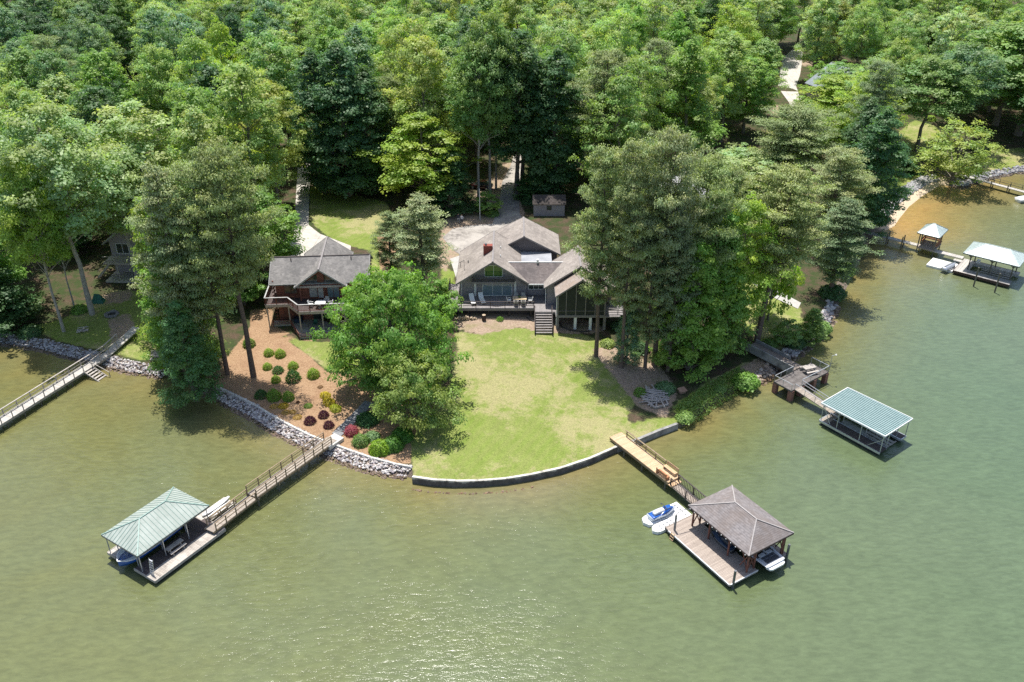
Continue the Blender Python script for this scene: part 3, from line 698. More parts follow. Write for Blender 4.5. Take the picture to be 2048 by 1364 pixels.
for u in (5.3, 8.1, 10.9, 13.8):
    v = -1.2 - (u - 5.2) * .098
    for s in (0, 1.3): posts(G1_, [(u, v + s)], -1.5, 1.2, .09, M['pile'], 'piling', False)
    b = MB(); b.beam((u, v - .2, .95), (u, v + 1.5, .95), .1, .2); b.build('cross_beam', M['wood_rail'], G1_)

# ---- eastern lake dock with brown shingle roof
D2 = empty('boathouse', (19.95, 58.29, 0), R(121.8), 'floating boat dock with brown grey shingle hip roof and wide tan deck', 'boat dock', 'covered boat docks')
floor_part(D2, [(0, 8.95, -3.5, 0), (7.3, 8.95, -7.4, -3.5), (0, 7.3, -7.4, -6.45)], .6, .14, M['deck_tan'], 'deck')
fr = MB()
for a, c in (((-.05, .04, .5), (8.6, .04, .5)), ((-.05, .04, .5), (-.05, -3.52, .5)), ((9.0, .04, .5), (9.0, -7.4, .5)), ((-.05, -6.42, .5), (-.05, -7.44, .5)), ((-.05, -7.44, .5), (9, -7.44, .5))): fr.beam(a, c, .07, .26)
fr.build('frame', M['wood_grey'], D2)
tr = MB(); tr.beam((-.06, .1, .62), (8.4, .1, .62), .07, .06).beam((-.1, 0, .62), (-.1, -3.5, .62), .07, .06); tr.build('edge_bumper', M['plastic_white'], D2)
fl = MB()
for u in (1.2, 3.5, 5.8, 8.0): fl.b2(u - 1, u + 1, -3.2, -.15, -.35, .38)
fl.b2(.2, 7, -7.3, -6.6, -.35, .38); fl.b2(7.4, 8.9, -7.3, -3.5, -.35, .38); fl.build('float', M['rope'], D2)
cps = [(.3, -2.4), (.3, -7.1), (7.75, -2.4), (7.75, -7.1), (5.55, -2.5), (2.85, -2.45), (4.1, -7.1), (7.65, -3.3), (.35, -3.35), (.1, -6.6)]
posts(D2, cps, .6, 3.05, .14, M['logbrown'])
for (a, c) in (((.3, -2.4), (.35, -3.35)), ((7.75, -2.4), (7.65, -3.3)), ((.3, -7.1), (.1, -6.6)), ((.3, -2.4), (1.2, -2.4)), ((7.75, -7.1), (7.7, -6.2)), ((.3, -7.1), (1.2, -7.1))):
    b = MB(); b.beam((*a, .75), (*c, 2.8), .07, .09).beam((*c, .75), (*a, 2.8), .07, .09); b.build('cross_brace', M['logbrown'], D2)
b = MB()
for v in (-2.3, -7.2): b.beam((.1, v, 2.92), (8.0, v, 2.92), .1, .2)
b.build('roof_beam', M['logbrown'], D2)
hip_roof(D2, 0, 8.2, -7.8, -1.95, 3.1, 4.5, 2.2, 5.0, M['shingle_dock'], cap=noisy('pale_ridge_shingle', (.27, .25, .24), (.35, .325, .31), 3))
lt = MB()
for u in np.arange(.4, 8.1, .62): lt.box(u, -1.9, 2.93, .07, .05, .09)
lt.build('eave_lights', M['white'], D2); 
ladder(D2, (7.75, .35), (0, 1), -.35, .85, .45, M['wood_new'])
def piling(x, y, z1, r, label, z0=-1.5, lean=(0, 0), cap=None, mat=None):
    b = MB(); b.cyl((0, 0, z0), (lean[0], lean[1], z1), r, r * .92, 10)
    o = b.build('piling', mat or M['pile']); o.location = (x, y, 0)
    if cap: c_ = MB(); c_.cyl((lean[0], lean[1], z1), (lean[0], lean[1], z1 + .14), r * 1.05, .02, 10); c_.build('cap', cap, o)
    return tag(o, label, 'piling', 'mooring pilings')
def loc2(root, u, v):
    a = root.rotation_euler.z; return (root.location.x + u * math.cos(a) - v * math.sin(a), root.location.y + u * math.sin(a) + v * math.cos(a))
x, y = loc2(D2, 8.2, -.5); p1 = piling(x, y, 2.6, .12, 'grey piling with curved hose at the jet ski corner of the tan deck', mat=M['concrete_dark'])
b = MB(); pts = [Vector((0, 0, 2.5)), Vector((.25, .1, 2.85)), Vector((.8, .35, 2.95)), Vector((1.3, .5, 2.85))]
for a, c in zip(pts[:-1], pts[1:]): b.cyl(a, c, .04, n=6)
b.build('davit_arm', M['alu_dark'], p1)
x, y = loc2(D2, -.1, -.35); piling(x, y, 2.2, .13, 'dark piling at the outer lakeward corner of the tan deck', mat=M['alu_dark'])
x, y = loc2(D2, -.35, -7.0); piling(x, y, 2.3, .13, 'dark piling beside the stern of the boat under shingle roof', mat=M['alu_dark'])
# boat with open stern deck
x, y = loc2(D2, 2.5, -5.0)
bt2 = empty('motorboat', (x, y, .55), R(121.8), 'grey and white wakeboat with open stern poking out from the shingle roofed dock', 'motorboat')
loft_mesh(hull_loft(6.4, 2.35, .7)).build('hull', M['hull_black'], bt2, True)
b = MB(); S = hull_loft(6.5, 2.42, .7)
for a, c in zip(S[:-1], S[1:]):
    for k in (0, 6): b.beam(Vector(a[k]) + Vector((0, 0, .03)), Vector(c[k]) + Vector((0, 0, .03)), .18, .07)
b.b2(-3.3, -3.05, -1.05, 1.05, .66, .78); b.build('gunwale', M['hull_white'], bt2)
b = MB(); b.prism([(-3.62, -.7), (-3.5, -.95), (-3.1, -1.08), (-3.1, 1.08), (-3.5, .95), (-3.62, .7)], .42, .6); b.build('swim_platform', M['hull_white'], bt2)
b = MB(); b.prism([(-3.15, -1.0), (-2.0, -1.05), (-2.0, 1.05), (-3.15, 1.0)], .72, .80); b.build('stern_deck', M['seat_grey'], bt2)
b = MB(); b.b2(-2.95, -2.45, -.8, .8, .8, .86).b2(-2.38, -2.12, -.8, .8, .8, .85); b.build('sun_pad', M['seat_dark'], bt2)
b = MB(); b.prism([(-2.0, -1.0), (2.2, -.95), (2.2, .95), (-2.0, 1.0)], .25, .30); b.build('cockpit_floor', M['seat_dark'], bt2)
for s in (-1, 1):
    b = MB(); b.b2(-1.7, .8, s * .78 - .2, s * .78 + .2, .3, .62); b.build('side_bench', M['seat_grey'], bt2)
    b = MB(); b.b2(-2.05, -1.75, s * .45 - .3, s * .45 + .3, .3, .95); b.build('seat_back', M['seat_grey'], bt2)
b = MB(); b.beam((1.0, -1.0, .95), (1.6, -.4, 1.1), .05, .4).beam((1.6, -.4, 1.1), (1.6, .4, 1.1), .05, .4).beam((1.6, .4, 1.1), (1.0, 1.0, .95), .05, .4); b.build('windshield', M['glass'], bt2)
b = MB()
for s in (-1, 1): b.cyl((-.4, s * 1.1, .75), (.0, s * .85, 2.0), .035); b.cyl((.6, s * 1.1, .75), (.0, s * .85, 2.0), .035)
b.cyl((0, -.85, 2.0), (0, .85, 2.0), .035); b.build('tower', M['alu_dark'], bt2)
# jet skis
def jetski(loc, rz, hullm, deckm, seatm, label):
    r = empty('jet_ski', loc, rz, label, 'jet ski', 'personal watercraft')
    loft_mesh(hull_loft(3.2, 1.15, .34, .22, bowp=2.0)).build('hull', hullm, r, True)
    S = []
    for i in range(12):
        t = i / 11; u = -1.5 + 2.95 * t; hb = .52 * (1 - max(0, (t - .45) / .55) ** 2.1) + .02; z = .36 + .26 * math.sin(math.pi * min(1, max(0, (t - .38) / .62))) ** .8
        S.append([(u, -hb, .34), (u, -hb * .55, z), (u, hb * .55, z), (u, hb, .34)])
    loft_mesh(S).build('deck', deckm, r, True)
    S = []
    for i in range(9):
        t = i / 8; u = -1.15 + 1.35 * t; hb = .2 + .03 * t; z = .62 + .12 * math.sin(t * 3)
        S.append([(u, -hb, .36), (u, -hb * .8, z), (u, hb * .8, z), (u, hb, .36)])
    loft_mesh(S).build('seat', seatm, r, True)
    b = MB(); b.cyl((.3, 0, .6), (.2, 0, .98), .07, .05).cyl((.18, -.36, 1.0), (.18, .36, 1.0), .03); b.build('handlebar', M['seat_dark'], r)
    b = MB(); b.prism([(.2, -.26), (.95, -.16), (.95, .16), (.2, .26)], .6, .74); b.build('cowl', deckm, r)
    for s in (-1, 1): b = MB(); b.cyl((.12, s * .38, .98), (.12, s * .5, .98), .06); b.build('mirror', M['seat_dark'], r)
    return r
x, y = loc2(D2, 10.75, -1.1); fx, fy = loc2(D2, 0, 0)
FP = empty('floating_platform', (19.95, 58.29, 0), R(121.8), 'white modular plastic float carrying the blue jet ski', 'float')
for nm, pts in (('docking_bay', [(11.6, -2.0), (11.6, .5), (11.45, .95), (10.9, 1.2), (10.3, .95), (10.15, .5), (10.15, -2.0)]), ('docking_bay', [(10.05, -2.0), (10.05, .5), (9.9, .95), (9.45, 1.2), (9.05, .9), (8.95, .5), (8.95, -2.0)]), ('walk_section', [(11.55, -3.7), (11.55, -2.05), (9.1, -2.05), (9.1, -3.7)])):
    b = MB(); b.prism(pts, -.05, .36); o = b.build(nm, M['plastic_white'], FP)
    g = MB(); cx = sum(p[0] for p in pts) / len(pts)
    if nm == 'docking_bay':
        for k in range(3 if cx > 10.5 else 4): g.b2(cx - .3, cx - .1, -1.4 + k * .5, -1.2 + k * .5, .355, .366); g.b2(cx + .05, cx + .25, -1.4 + k * .5, -1.2 + k * .5, .355, .366)
    else:
        for k in range(5): g.b2(9.3 + k * .48, 9.4 + k * .48, -2.7, -2.6, .355, .366); g.b2(9.5 + k * .4, 9.7 + k * .4, -3.3, -3.1, .355, .366)
    g.build('grip_pad', M['alu_dark'], o)
jetski((x, y, .5), R(121.8 - 90 - 2), M['hull_grey'], M['hull_blue'], M['plastic_white'], 'blue and silver jet ski with white seat on the white float')
x, y = loc2(D2, 4.35, -3.15); jetski((x, y, .78), R(121.8), M['hull_black'], M['navy'], M['seat_dark'], 'dark navy jet ski in the shade under the brown shingle dock roof')
# gangway with benches
G2_ = empty('gangway', (11.13, 79.86, 0), R(-56.2), 'new yellow pine gangway with side rail and benches off the lawn wall', 'gangway')
b = MB(); b.b2(-.25, 9.4, 0, 1.72, 1.14, 1.27); b.build('walkway_deck', M['deck_new'], G2_)
b = MB(); b.b2(9.25, 9.95, 0, 1.5, .95, 1.05); b.build('step', M['wood_new'], G2_)
b = MB()
for v in (.05, 1.67): b.beam((-.2, v, 1.02), (9.4, v, 1.02), .08, .24)
b.build('beam', M['wood_rail'], G2_)
b = MB()
for u in np.arange(.8, 7.4, 1.6): b.box(u, 1.66, 1.6, .09, .09, .8)
b.beam((.6, 1.66, 2.02), (7.2, 1.66, 2.02), .15, .05).beam((.6, 1.66, 1.62), (7.2, 1.66, 1.62), .05, .12); b.build('railing', M['wood_rail'], G2_)
for nm, v, bv in (('bench', 1.38, 1.72), ('bench', .28, .02)):
    u0, u1 = (7.35, 9.1) if v > 1 else (7.5, 9.1)
    b = MB()
    for k in (0, 1, 2): b.b2(u0, u1, v - .22 + k * .15, v - .09 + k * .15, 1.62, 1.66)
    for k in range(3 if v > 1 else 2): b.beam((u0, bv, 1.78 + k * .14), (u1, bv, 1.78 + k * .14), .03, .1)
    for u in (u0 + .05, u1 - .05): b.b2(u - .04, u + .04, v - .2, v + .22, 1.27, 1.62); b.box(u, bv, 1.65, .07, .07, .8)
    b.build(nm, M['wood_new'] if v > 1 else M['wood_cedar'], G2_)
for u in (2.2, 5.2, 8.9): posts(G2_, [(u, .15), (u, 1.55)], -1.5, 1.1, .1, M['pile'], 'piling', False)
G3_ = empty('gangway', (11.13, 79.86, 0), R(-56.2), 'brown gangway with dense balusters between the pine gangway and the shingle roofed dock', 'gangway')
b = MB(); b.add([(9.6, .15, .95), (9.6, 1.25, .95), (14.4, 1.2, .72), (14.4, .1, .72), (9.6, .15, .85), (9.6, 1.25, .85), (14.4, 1.2, .62), (14.4, .1, .62)], [(0, 3, 2, 1), (4, 5, 6, 7), (0, 1, 5, 4), (2, 3, 7, 6), (1, 2, 6, 5), (3, 0, 4, 7)]); b.build('walkway_deck', M['deck_tan'], G3_)
rail(G3_, [(9.65, .15, .93), (14.2, .1, .72)], 1.0, M['rail_dark'], 1, 2.2, .12, .09, .22); rail(G3_, [(9.65, 1.25, .93), (14.2, 1.2, .72)], 1.0, M['rail_dark'], 1, 2.2, .12, .12, .22)

# ---- teal roofed dock
D3 = empty('boathouse', (36.13, 84.36, 0), R(-52.9), 'open boat dock with flat striped teal metal roof on thin aluminium posts', 'boat dock', 'covered boat docks')
floor_part(D3, [(0, .95, 0, 5.1)], .6, .12, M['deck_bridge'], 'entry_deck')
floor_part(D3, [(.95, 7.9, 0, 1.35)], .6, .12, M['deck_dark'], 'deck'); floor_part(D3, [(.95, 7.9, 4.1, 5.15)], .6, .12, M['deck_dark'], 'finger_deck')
lift = MB()
for v in (1.9, 2.5, 3.1): lift.b2(4.6, 7.6, v, v + .35, .3, .38)
for u in (4.6, 5.6, 6.6, 7.5): lift.b2(u, u + .12, 1.4, 3.9, .2, .28)
lift.build('boat_lift', M['wood_grey'], D3)
fr = MB()
for a, c in (((0, -.04, .5), (7.95, -.04, .5)), ((-.04, 0, .5), (-.04, 5.1, .5)), ((0, 5.18, .5), (7.95, 5.18, .5)), ((.95, 4.06, .5), (7.9, 4.06, .5)), ((.95, 1.38, .5), (7.9, 1.38, .5)), ((7.94, 4.1, .5), (7.94, 5.15, .5))): fr.beam(a, c, .09, .26)
fr.build('frame', M['alu'], D3)
fl = MB(); fl.b2(.2, 7.6, .12, 1.2, -.3, .38).b2(1, 7.6, 4.2, 5.0, -.3, .38); fl.build('float', M['rope'], D3)
posts(D3, [(.1, .1), (2.2, .1), (5.15, .12), (7.85, .1), (2.2, 1.35), (5.15, 1.4), (7.85, 1.3), (.1, 5.05), (3.9, 5.1), (7.85, 5.1), (7.3, 4.2)], .55, 2.85, .07, M['alu'])
b = MB()
for a, c in (((.1, .1, 2.7), (1.3, .1, .65)), ((7.8, .1, 2.2), (6.3, .1, .7)), ((7.85, .1, 2.7), (7.85, 1.3, .9))): b.beam(a, c, .05, .05)
b.build('brace', M['alu'], D3)
rf = MB(); rf.slab([(-.2, 0.0, 2.86), (8.0, 0.05, 2.86), (8.0, 5.35, 2.96), (-.2, 5.1, 2.96)], .08); o = rf.build('roof', M['metal_teal'], D3)
rb = MB(); k = 0
for i in range(17):
    v = .12 + i * 5.15 / 16.6; rb.beam((-.18, v * .97, 2.905 + .1 * v / 5.3), (7.98, v, 2.905 + .1 * v / 5.3), .1, .04)
rb.build('roof_seams', M['metal_palecap'], o)
rb = MB(); rb.beam((-.22, -.05, 2.85), (8.05, -.0, 2.85), .07, .18).beam((8.03, 0, 2.86), (8.03, 5.4, 2.95), .07, .18).beam((-.23, -.05, 2.86), (-.23, 5.15, 2.95), .07, .18).beam((-.22, 5.12, 2.95), (8.05, 5.4, 2.95), .07, .16); rb.build('fascia', M['white'], o)
rail(D3, [(.3, 1.6, .6), (1.6, 1.5, .6)], .5, M['alu'], 1, 1.2)
# ---- brick pier terrace and its gangway
D4 = empty('terrace', (32.77, 92.14, 0), R(-53.3), 'dark stone terrace on brick piers standing in the water below the leaning pine', 'terrace')
floor_part(D4, [(.5, 3.2, -.9, 2.8), (.5, 3.2, 2.8, 6.45)], 1.6, .22, noisy('dark_paving', (.075, .065, .06), (.16, .145, .135), 2, .8), 'platform')  # platform paving in dark mottled tones
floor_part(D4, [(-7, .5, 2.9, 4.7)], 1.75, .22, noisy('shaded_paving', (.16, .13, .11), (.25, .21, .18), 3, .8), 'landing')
for u, v in ((.7, -.6), (3.0, -.6), (3.0, 1.3), (3.0, 3.8), (3.0, 6.2), (.7, 6.2)):
    b = MB(); b.b2(u - .28, u + .28, v - .28, v + .28, -1.2, 1.4); b.build('brick_pier', M['brickpile'], D4)
rail(D4, [(.55, 2.7, 1.6), (.55, -.85, 1.6), (3.15, -.85, 1.6)], .85, M['alu'], 1, 1.2, .05, .07); rail(D4, [(3.15, 1.1, 1.6), (3.15, 6.4, 1.6), (.55, 6.4, 1.6)], .85, M['alu'], 1, 1.7, .05, .07)
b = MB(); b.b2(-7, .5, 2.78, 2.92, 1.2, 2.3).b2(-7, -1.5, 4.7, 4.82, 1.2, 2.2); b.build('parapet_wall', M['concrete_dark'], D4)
lp = empty('lamp_post', (*loc2(D4, 3.2, 6.5), 1.6), 0, 'slim white lamp post at the far corner of the brick pier terrace', 'lamp post')
b = MB(); b.cyl((0, 0, 0), (0, 0, 2.3), .035, n=8).cyl((0, 0, 2.3), (.5, .1, 2.45), .025, n=6); b.build('pole', M['alu'], lp); b = MB(); b.cyl((.5, .1, 2.38), (.5, .1, 2.5), .13, .05, 10); b.build('lamp_head', M['white'], lp)
def picnic(loc, rz, L, mat, label):
    r = empty('picnic_table', loc, rz, label, 'picnic table')
    b = MB()
    for k in range(4): b.b2(-L / 2, L / 2, -.38 + k * .195, -.2 + k * .195, .70, .74)
    b.build('table_top', mat, r)
    for s in (-1, 1):
        b = MB(); b.b2(-L / 2, L / 2, s * .75 - .14, s * .75 + .14, .42, .46); b.build('bench_seat', mat, r)
        b = MB(); b.beam((s * L * .36, -.75, 0), (s * L * .36, -.2, .7), .06, .1).beam((s * L * .36, .75, 0), (s * L * .36, .2, .7), .06, .1).beam((s * L * .36, -.8, .38), (s * L * .36, .8, .38), .05, .1); b.build('leg_frame', mat, r)
    return r
picnic((*loc2(D4, 1.7, 4.4), 1.6), R(20), 1.7, M['wood_grey'], 'grey picnic table on the shaded brick pier terrace')
G4_ = empty('gangway', (32.77, 92.14, 0), R(-53.3), 'pale gangway with white rails from the brick pier terrace to the teal roofed dock', 'gangway')
b = MB(); b.add([(3.2, -.3, 1.6), (3.2, 1.0, 1.6), (9.2, 1.25, .75), (9.2, -.05, .75), (3.2, -.3, 1.5), (3.2, 1.0, 1.5), (9.2, 1.25, .65), (9.2, -.05, .65)], [(0, 3, 2, 1), (4, 5, 6, 7), (0, 1, 5, 4), (2, 3, 7, 6), (1, 2, 6, 5), (3, 0, 4, 7)]); b.build('walkway_deck', M['deck_bridge'], G4_)
rail(G4_, [(3.2, -.32, 1.58), (9.0, -.08, .78)], .8, M['alu'], 1, 1.5, .05, .06); rail(G4_, [(3.2, 1.02, 1.58), (9.0, 1.27, .78)], .8, M['alu'], 2, 1.9, .05, .06)

# ---- far eastern dock: walkway, gazebo, covered dock
D5 = empty('walkway_bridge', (61.06, 138.87, 0), R(-39.7), 'narrow pale walkway on dark posts leading to the small cedar gazebo', 'walkway')
b = MB(); b.b2(-3, 8.15, 0, 1.05, .92, 1.04); b.build('walkway_deck', M['deck_white'], D5)
for u in (-2, 1, 3.1, 5.6): posts(D5, [(u, .0), (u, 1.05)], -1.3, 1.95 if u > 2 else 1.0, .1, M['pile'], 'piling', False)
D6 = empty('gazebo', (61.06, 138.87, 0), R(-39.7), 'small square gazebo with pale seafoam roof and cedar bench rails over the water', 'gazebo')
floor_part(D6, [(8.1, 10.9, -.4, 3.5)], 1.05, .18, M['deck_tan'], 'floor')
posts(D6, [(8.2, -.25), (10.75, -.25), (8.2, 3.4), (10.75, 3.4), (8.2, 1.2)], -1.2, 3.6, .16, M['pile'])
for a, c in (((8.2, 1.3), (8.2, 3.4)), ((8.2, 3.4), (10.75, 3.4)), ((10.75, 3.4), (10.75, .6))):
    b = MB(); b.beam((*a, 1.5), (*c, 1.5), .45, .06)
    for z in (1.7, 1.85, 2.0): b.beam((*a, z), (*c, z), .05, .11)
    b.build('bench', M['wood_cedar'], D6)
hip_roof(D6, 7.75, 11.3, -.75, 3.85, 3.6, 4.9, 9.4, 9.65, M['metal_white'], True, .4, M['metal_white'], th=.08)
D7 = empty('gangway', (61.06, 138.87, 0), R(-39.7), 'short pale ramp between the gazebo and the far covered dock', 'gangway')
b = MB(); b.b2(11.0, 15.3, -.35, .75, .82, .94).b2(14.2, 15.6, -1.2, -.4, .6, .7); b.build('ramp', M['deck_white'], D7)
fp = empty('floating_platform', (61.06, 138.87, 0), R(-39.7), 'flat white swim float beside the far covered dock', 'float')
b = MB()
for i in range(4):
    for j in range(3): b.b2(11.25 + i, 12.22 + i, -4.9 + j * 1.15, -3.78 + j * 1.15, -.05, .34)
b.build('float_deck', M['plastic_white'], fp)
S = hull_loft(3.6, 1.2, .42, .1, 10, .15, 3.0)
jb = empty('jon_boat', (*loc2(D5, 14.45, -4.1), .42), R(-39.7 + 78), 'small overturned grey rowing boat lying on the white swim float', 'rowing boat')
loft_mesh([[(p[0], p[1], .5 - p[2]) for p in s] for s in S]).build('hull', M['alu'], jb, True)
b = MB(); b.beam((-1.7, 0, .66), (1.5, 0, .6), .06, .05); b.build('keel_strip', M['alu_dark'], jb)
D8 = empty('boathouse', (61.06, 138.87, 0), R(-39.7), 'covered boat dock with pale seafoam hip roof on braced timber posts near the right edge', 'boat dock', 'covered boat docks')
floor_part(D8, [(15.4, 17.2, -5.2, .7), (17.2, 23.7, -.3, .75)], .65, .3, M['deck_white'], 'deck'); floor_part(D8, [(17.2, 23.5, -5.2, -3.5)], .65, .3, M['concrete_dark'], 'lake_deck')
b = MB(); b.beam((15.4, -5.25, .5), (23.6, -5.25, .5), .08, .4).beam((15.35, -5.2, .5), (15.35, .7, .5), .08, .35).beam((17, .8, .5), (23.7, .8, .5), .08, .35); b.build('frame', M['wood_dark'], D8)
b = MB()
for v in (-3.0, -2.2, -1.4, -.8): b.b2(18.6, 23.0, v, v + .3, .3, .38)
b.build('boat_lift', M['wood_grey'], D8)
for u in (17.0, 20.1, 23.1):
    for v in (-3.3, .45):
        b = MB(); b.box(u, v, 2.05, .16, .16, 2.9)
        s = 1 if v < 0 else -1
        b.beam((u, v, 2.7), (u + .8, v, 3.4), .1, .12).beam((u, v, 2.7), (u - .8, v, 3.4), .1, .12).beam((u, v, 2.7), (u, v + s * .8, 3.4), .1, .12); b.build('braced_post', M['pile'], D8)
hip_roof(D8, 15.9, 24.0, -4.2, 1.5, 3.5, 4.75, 18.2, 21.7, M['metal_white'], True, .4, M['metal_white'], th=.08)
b = MB(); b.box(17.6, .2, .95, .5, .5, .6); tag(b.build('dock_box', M['plastic_white'], None), 'small white storage box on the far covered dock', 'storage box'); bpy.data.objects['dock_box'].location = (61.06, 138.87, 0); bpy.data.objects['dock_box'].rotation_euler = (0, 0, R(-39.7))
xa, ya, _ = at(1946.8, 573, 0); piling(xa, ya, 3.2, .12, 'tall bare piling standing in the water before the far dock, westward of two')
xa, ya, _ = at(1989, 585, 0); piling(xa, ya, 3.2, .12, 'tall bare piling standing in the water before the far dock, eastward of two')
# far cove walkway at the right edge
D9 = empty('walkway_bridge', (91.57, 167.36, 0), R(-51), 'low pale walkway with thin rails off the far cove shore', 'walkway')
b = MB(); b.b2(-1.5, 16, -.5, .6, .9, 1.02); b.build('walkway_deck', M['deck_white'], D9); rail(D9, [(1, .6, 1.0), (16, .6, 1.0)], .9, M['pile'], 2, 2.2, .08, .06)
for u in (1, 4.2, 7.4, 10.6): posts(D9, [(u, -.45), (u, .55)], -1.2, 1.6, .1, M['pile'], 'piling', False)
x, y, _ = at(2052, 399, .3); sb = speedboat((x, y, .15), R(20), 4.2, 1.7, .5, M['hull_white'], M['hull_white'], 'white covered boat cut by the right photo edge near the cove walkway')

# ---- western white walkway
D10 = empty('walkway_bridge', (-59.24, 82.78, 0), R(67.5), 'long white walkway with rails from the western yard running off the left edge', 'walkway')
b = MB(); b.b2(-12, 17.3, 0, 1.3, .84, .96); b.build('walkway_deck', M['deck_white'], D10)
b = MB(); b.add([(17.3, 0, .96), (17.3, 1.3, .96), (23.2, 1.75, 1.75), (23.2, .5, 1.75), (17.3, 0, .84), (17.3, 1.3, .84), (23.2, 1.75, 1.6), (23.2, .5, 1.6)], [(0, 3, 2, 1), (4, 5, 6, 7), (0, 1, 5, 4), (2, 3, 7, 6), (1, 2, 6, 5), (3, 0, 4, 7)]); b.build('shore_ramp', M['deck_white'], D10)
b = MB(); b.beam((-12, .05, .76), (17.3, .05, .76), .08, .22).beam((-12, 1.25, .76), (17.3, 1.25, .76), .08, .22); b.build('beam', M['wood_grey'], D10)
rail(D10, [(-12, 1.28, .94), (17.3, 1.28, .94), (20, 1.45, 1.35)], .95, M['wood_grey'], 2, 1.9, .1, .16); rail(D10, [(-12, .03, .94), (12.6, .03, .94)], .95, M['wood_grey'], 1, 1.55, .09, .08); rail(D10, [(14, .03, .94), (20, .2, 1.35)], .95, M['wood_grey'], 1, 1.55, .09, .08)
for u in np.arange(-11, 17, 2.4): posts(D10, [(u, .1), (u, 1.2)], -1.3, .9, .08, M['pile'], 'piling', False)
b = MB()
for k in range(6): b.b2(12.6 + k * .02, 14.0 + k * .02, -.35 - k * .42, -.05 - k * .42, .72 - k * .17, .77 - k * .17)
for u in (12.6, 14.05): b.beam((u, 0, .85), (u, -2.6, -.25), .07, .2)
b.beam((13.9, 0, 1.7), (14.05, -2.6, .7), .07, .07).beam((14.05, -2.6, .7), (14.05, -2.6, -.5), .08, .08); b.build('water_stairs', M['wood_grey'], D10)
# small bench deck on the western shore
x, y, z = at(322, 712, 1.6)
D11 = empty('bench_deck', (x, y, 0), R(4), 'small grey bench deck on the shore beside the dark ivy covered tree', 'bench deck')
b = MB(); b.b2(-1.2, 2.2, -.8, 1.4, 1.45, 1.6); b.build('deck', M['wood_grey'], D11); rail(D11, [(-1.1, .1, 1.6), (2.1, .1, 1.6), (2.1, 1.3, 1.6)], .75, M['wood_grey'], 3, 1.1); posts(D11, [(-1.1, -.7), (.4, -.7), (2.1, -.7)], -.8, 1.5, .1, M['pile'])
b = MB(); b.b2(-1.1, .9, -.75, -.3, 1.95, 2.02).b2(-.9, -.8, -.7, -.35, 1.6, 1.95).b2(.6, .7, -.7, -.35, 1.6, 1.95); b.build('bench', M['wood_grey'], D11)
# ------------------------------------------------------------------ houses
def windowp(parent, x0, x1, z0, z1, y, nx=2, frame=M['white'], pane=M['glass'], fw=.07, name='window', nz=1, dy=-1):
    """window in a wall facing dy*y; glass sits in a frame standing proud of the wall"""
    b = MB(); yf = y + dy * .04
    def bx(a, c, e, g): b.b2(a, c, min(y - dy * .02, yf + dy * .03), max(y - dy * .02, yf + dy * .03), e, g)
    bx(x0 - fw, x1 + fw, z1, z1 + fw); bx(x0 - fw, x1 + fw, z0 - fw, z0); bx(x0 - fw, x0, z0, z1); bx(x1, x1 + fw, z0, z1)
    for i in range(1, nx): xx = x0 + (x1 - x0) * i / nx; bx(xx - fw * .4, xx + fw * .4, z0, z1)
    for i in range(1, nz): zz = z0 + (z1 - z0) * i / nz; bx(x0, x1, zz - fw * .3, zz + fw * .3)
    o = b.build(name, frame, parent)
    p = MB(); p.b2(x0, x1, min(y, y + dy * .025), max(y, y + dy * .025), z0, z1); p.build('pane', pane, o)
    return o
def gable_y(roofp, wallp, xc, hw, y0, y1, ze, zp, roofm, wallm, zb, over=.45, th=.16, wy0=None, wy1=None, fascia=M['deck_edge'], nm='roof', wnm='wall'):
    """gable roof whose ridge runs along y; eave line at xc+-hw, z=ze"""
    sl = (zp - ze) / hw
    b = MB()
    b.slab([(xc - hw, y0, ze), (xc, y0, zp), (xc, y1, zp), (xc - hw, y1, ze)], th)
    b.slab([(xc + hw, y0, ze), (xc + hw, y1, ze), (xc, y1, zp), (xc, y0, zp)], th)
    ro = b.build(nm, roofm, roofp)
    f = MB()
    for yy in (y0 - .02, y1 + .02):
        f.beam((xc - hw, yy, ze - .09), (xc, yy, zp - .09), .04, .2); f.beam((xc, yy, zp - .09), (xc + hw, yy, ze - .09), .04, .2)
    for s in (-1, 1): f.beam((xc + s * (hw + .03), y0, ze - .08), (xc + s * (hw + .03), y1, ze - .08), .05, .15)
    f.build('fascia', fascia, ro)
    r = MB(); r.beam((xc, y0, zp + .02), (xc, y1, zp + .02), .24, .06); r.build('ridge_cap', M['deck_edge'], ro)
    if wallp is not None:
        w0, w1 = (wy0 if wy0 is not None else y0 + over), (wy1 if wy1 is not None else y1 - over)
        xw = hw - over; zw = zp - sl * xw - th * 1.15
        b = MB(); b.yprism([(xc - xw, zb), (xc + xw, zb), (xc + xw, zw), (xc, zp - th * 1.2), (xc - xw, zw)], w0, w1); b.build(wnm, wallm, wallp)
    return ro
RF, SD = M['shingle_house'], M['siding']
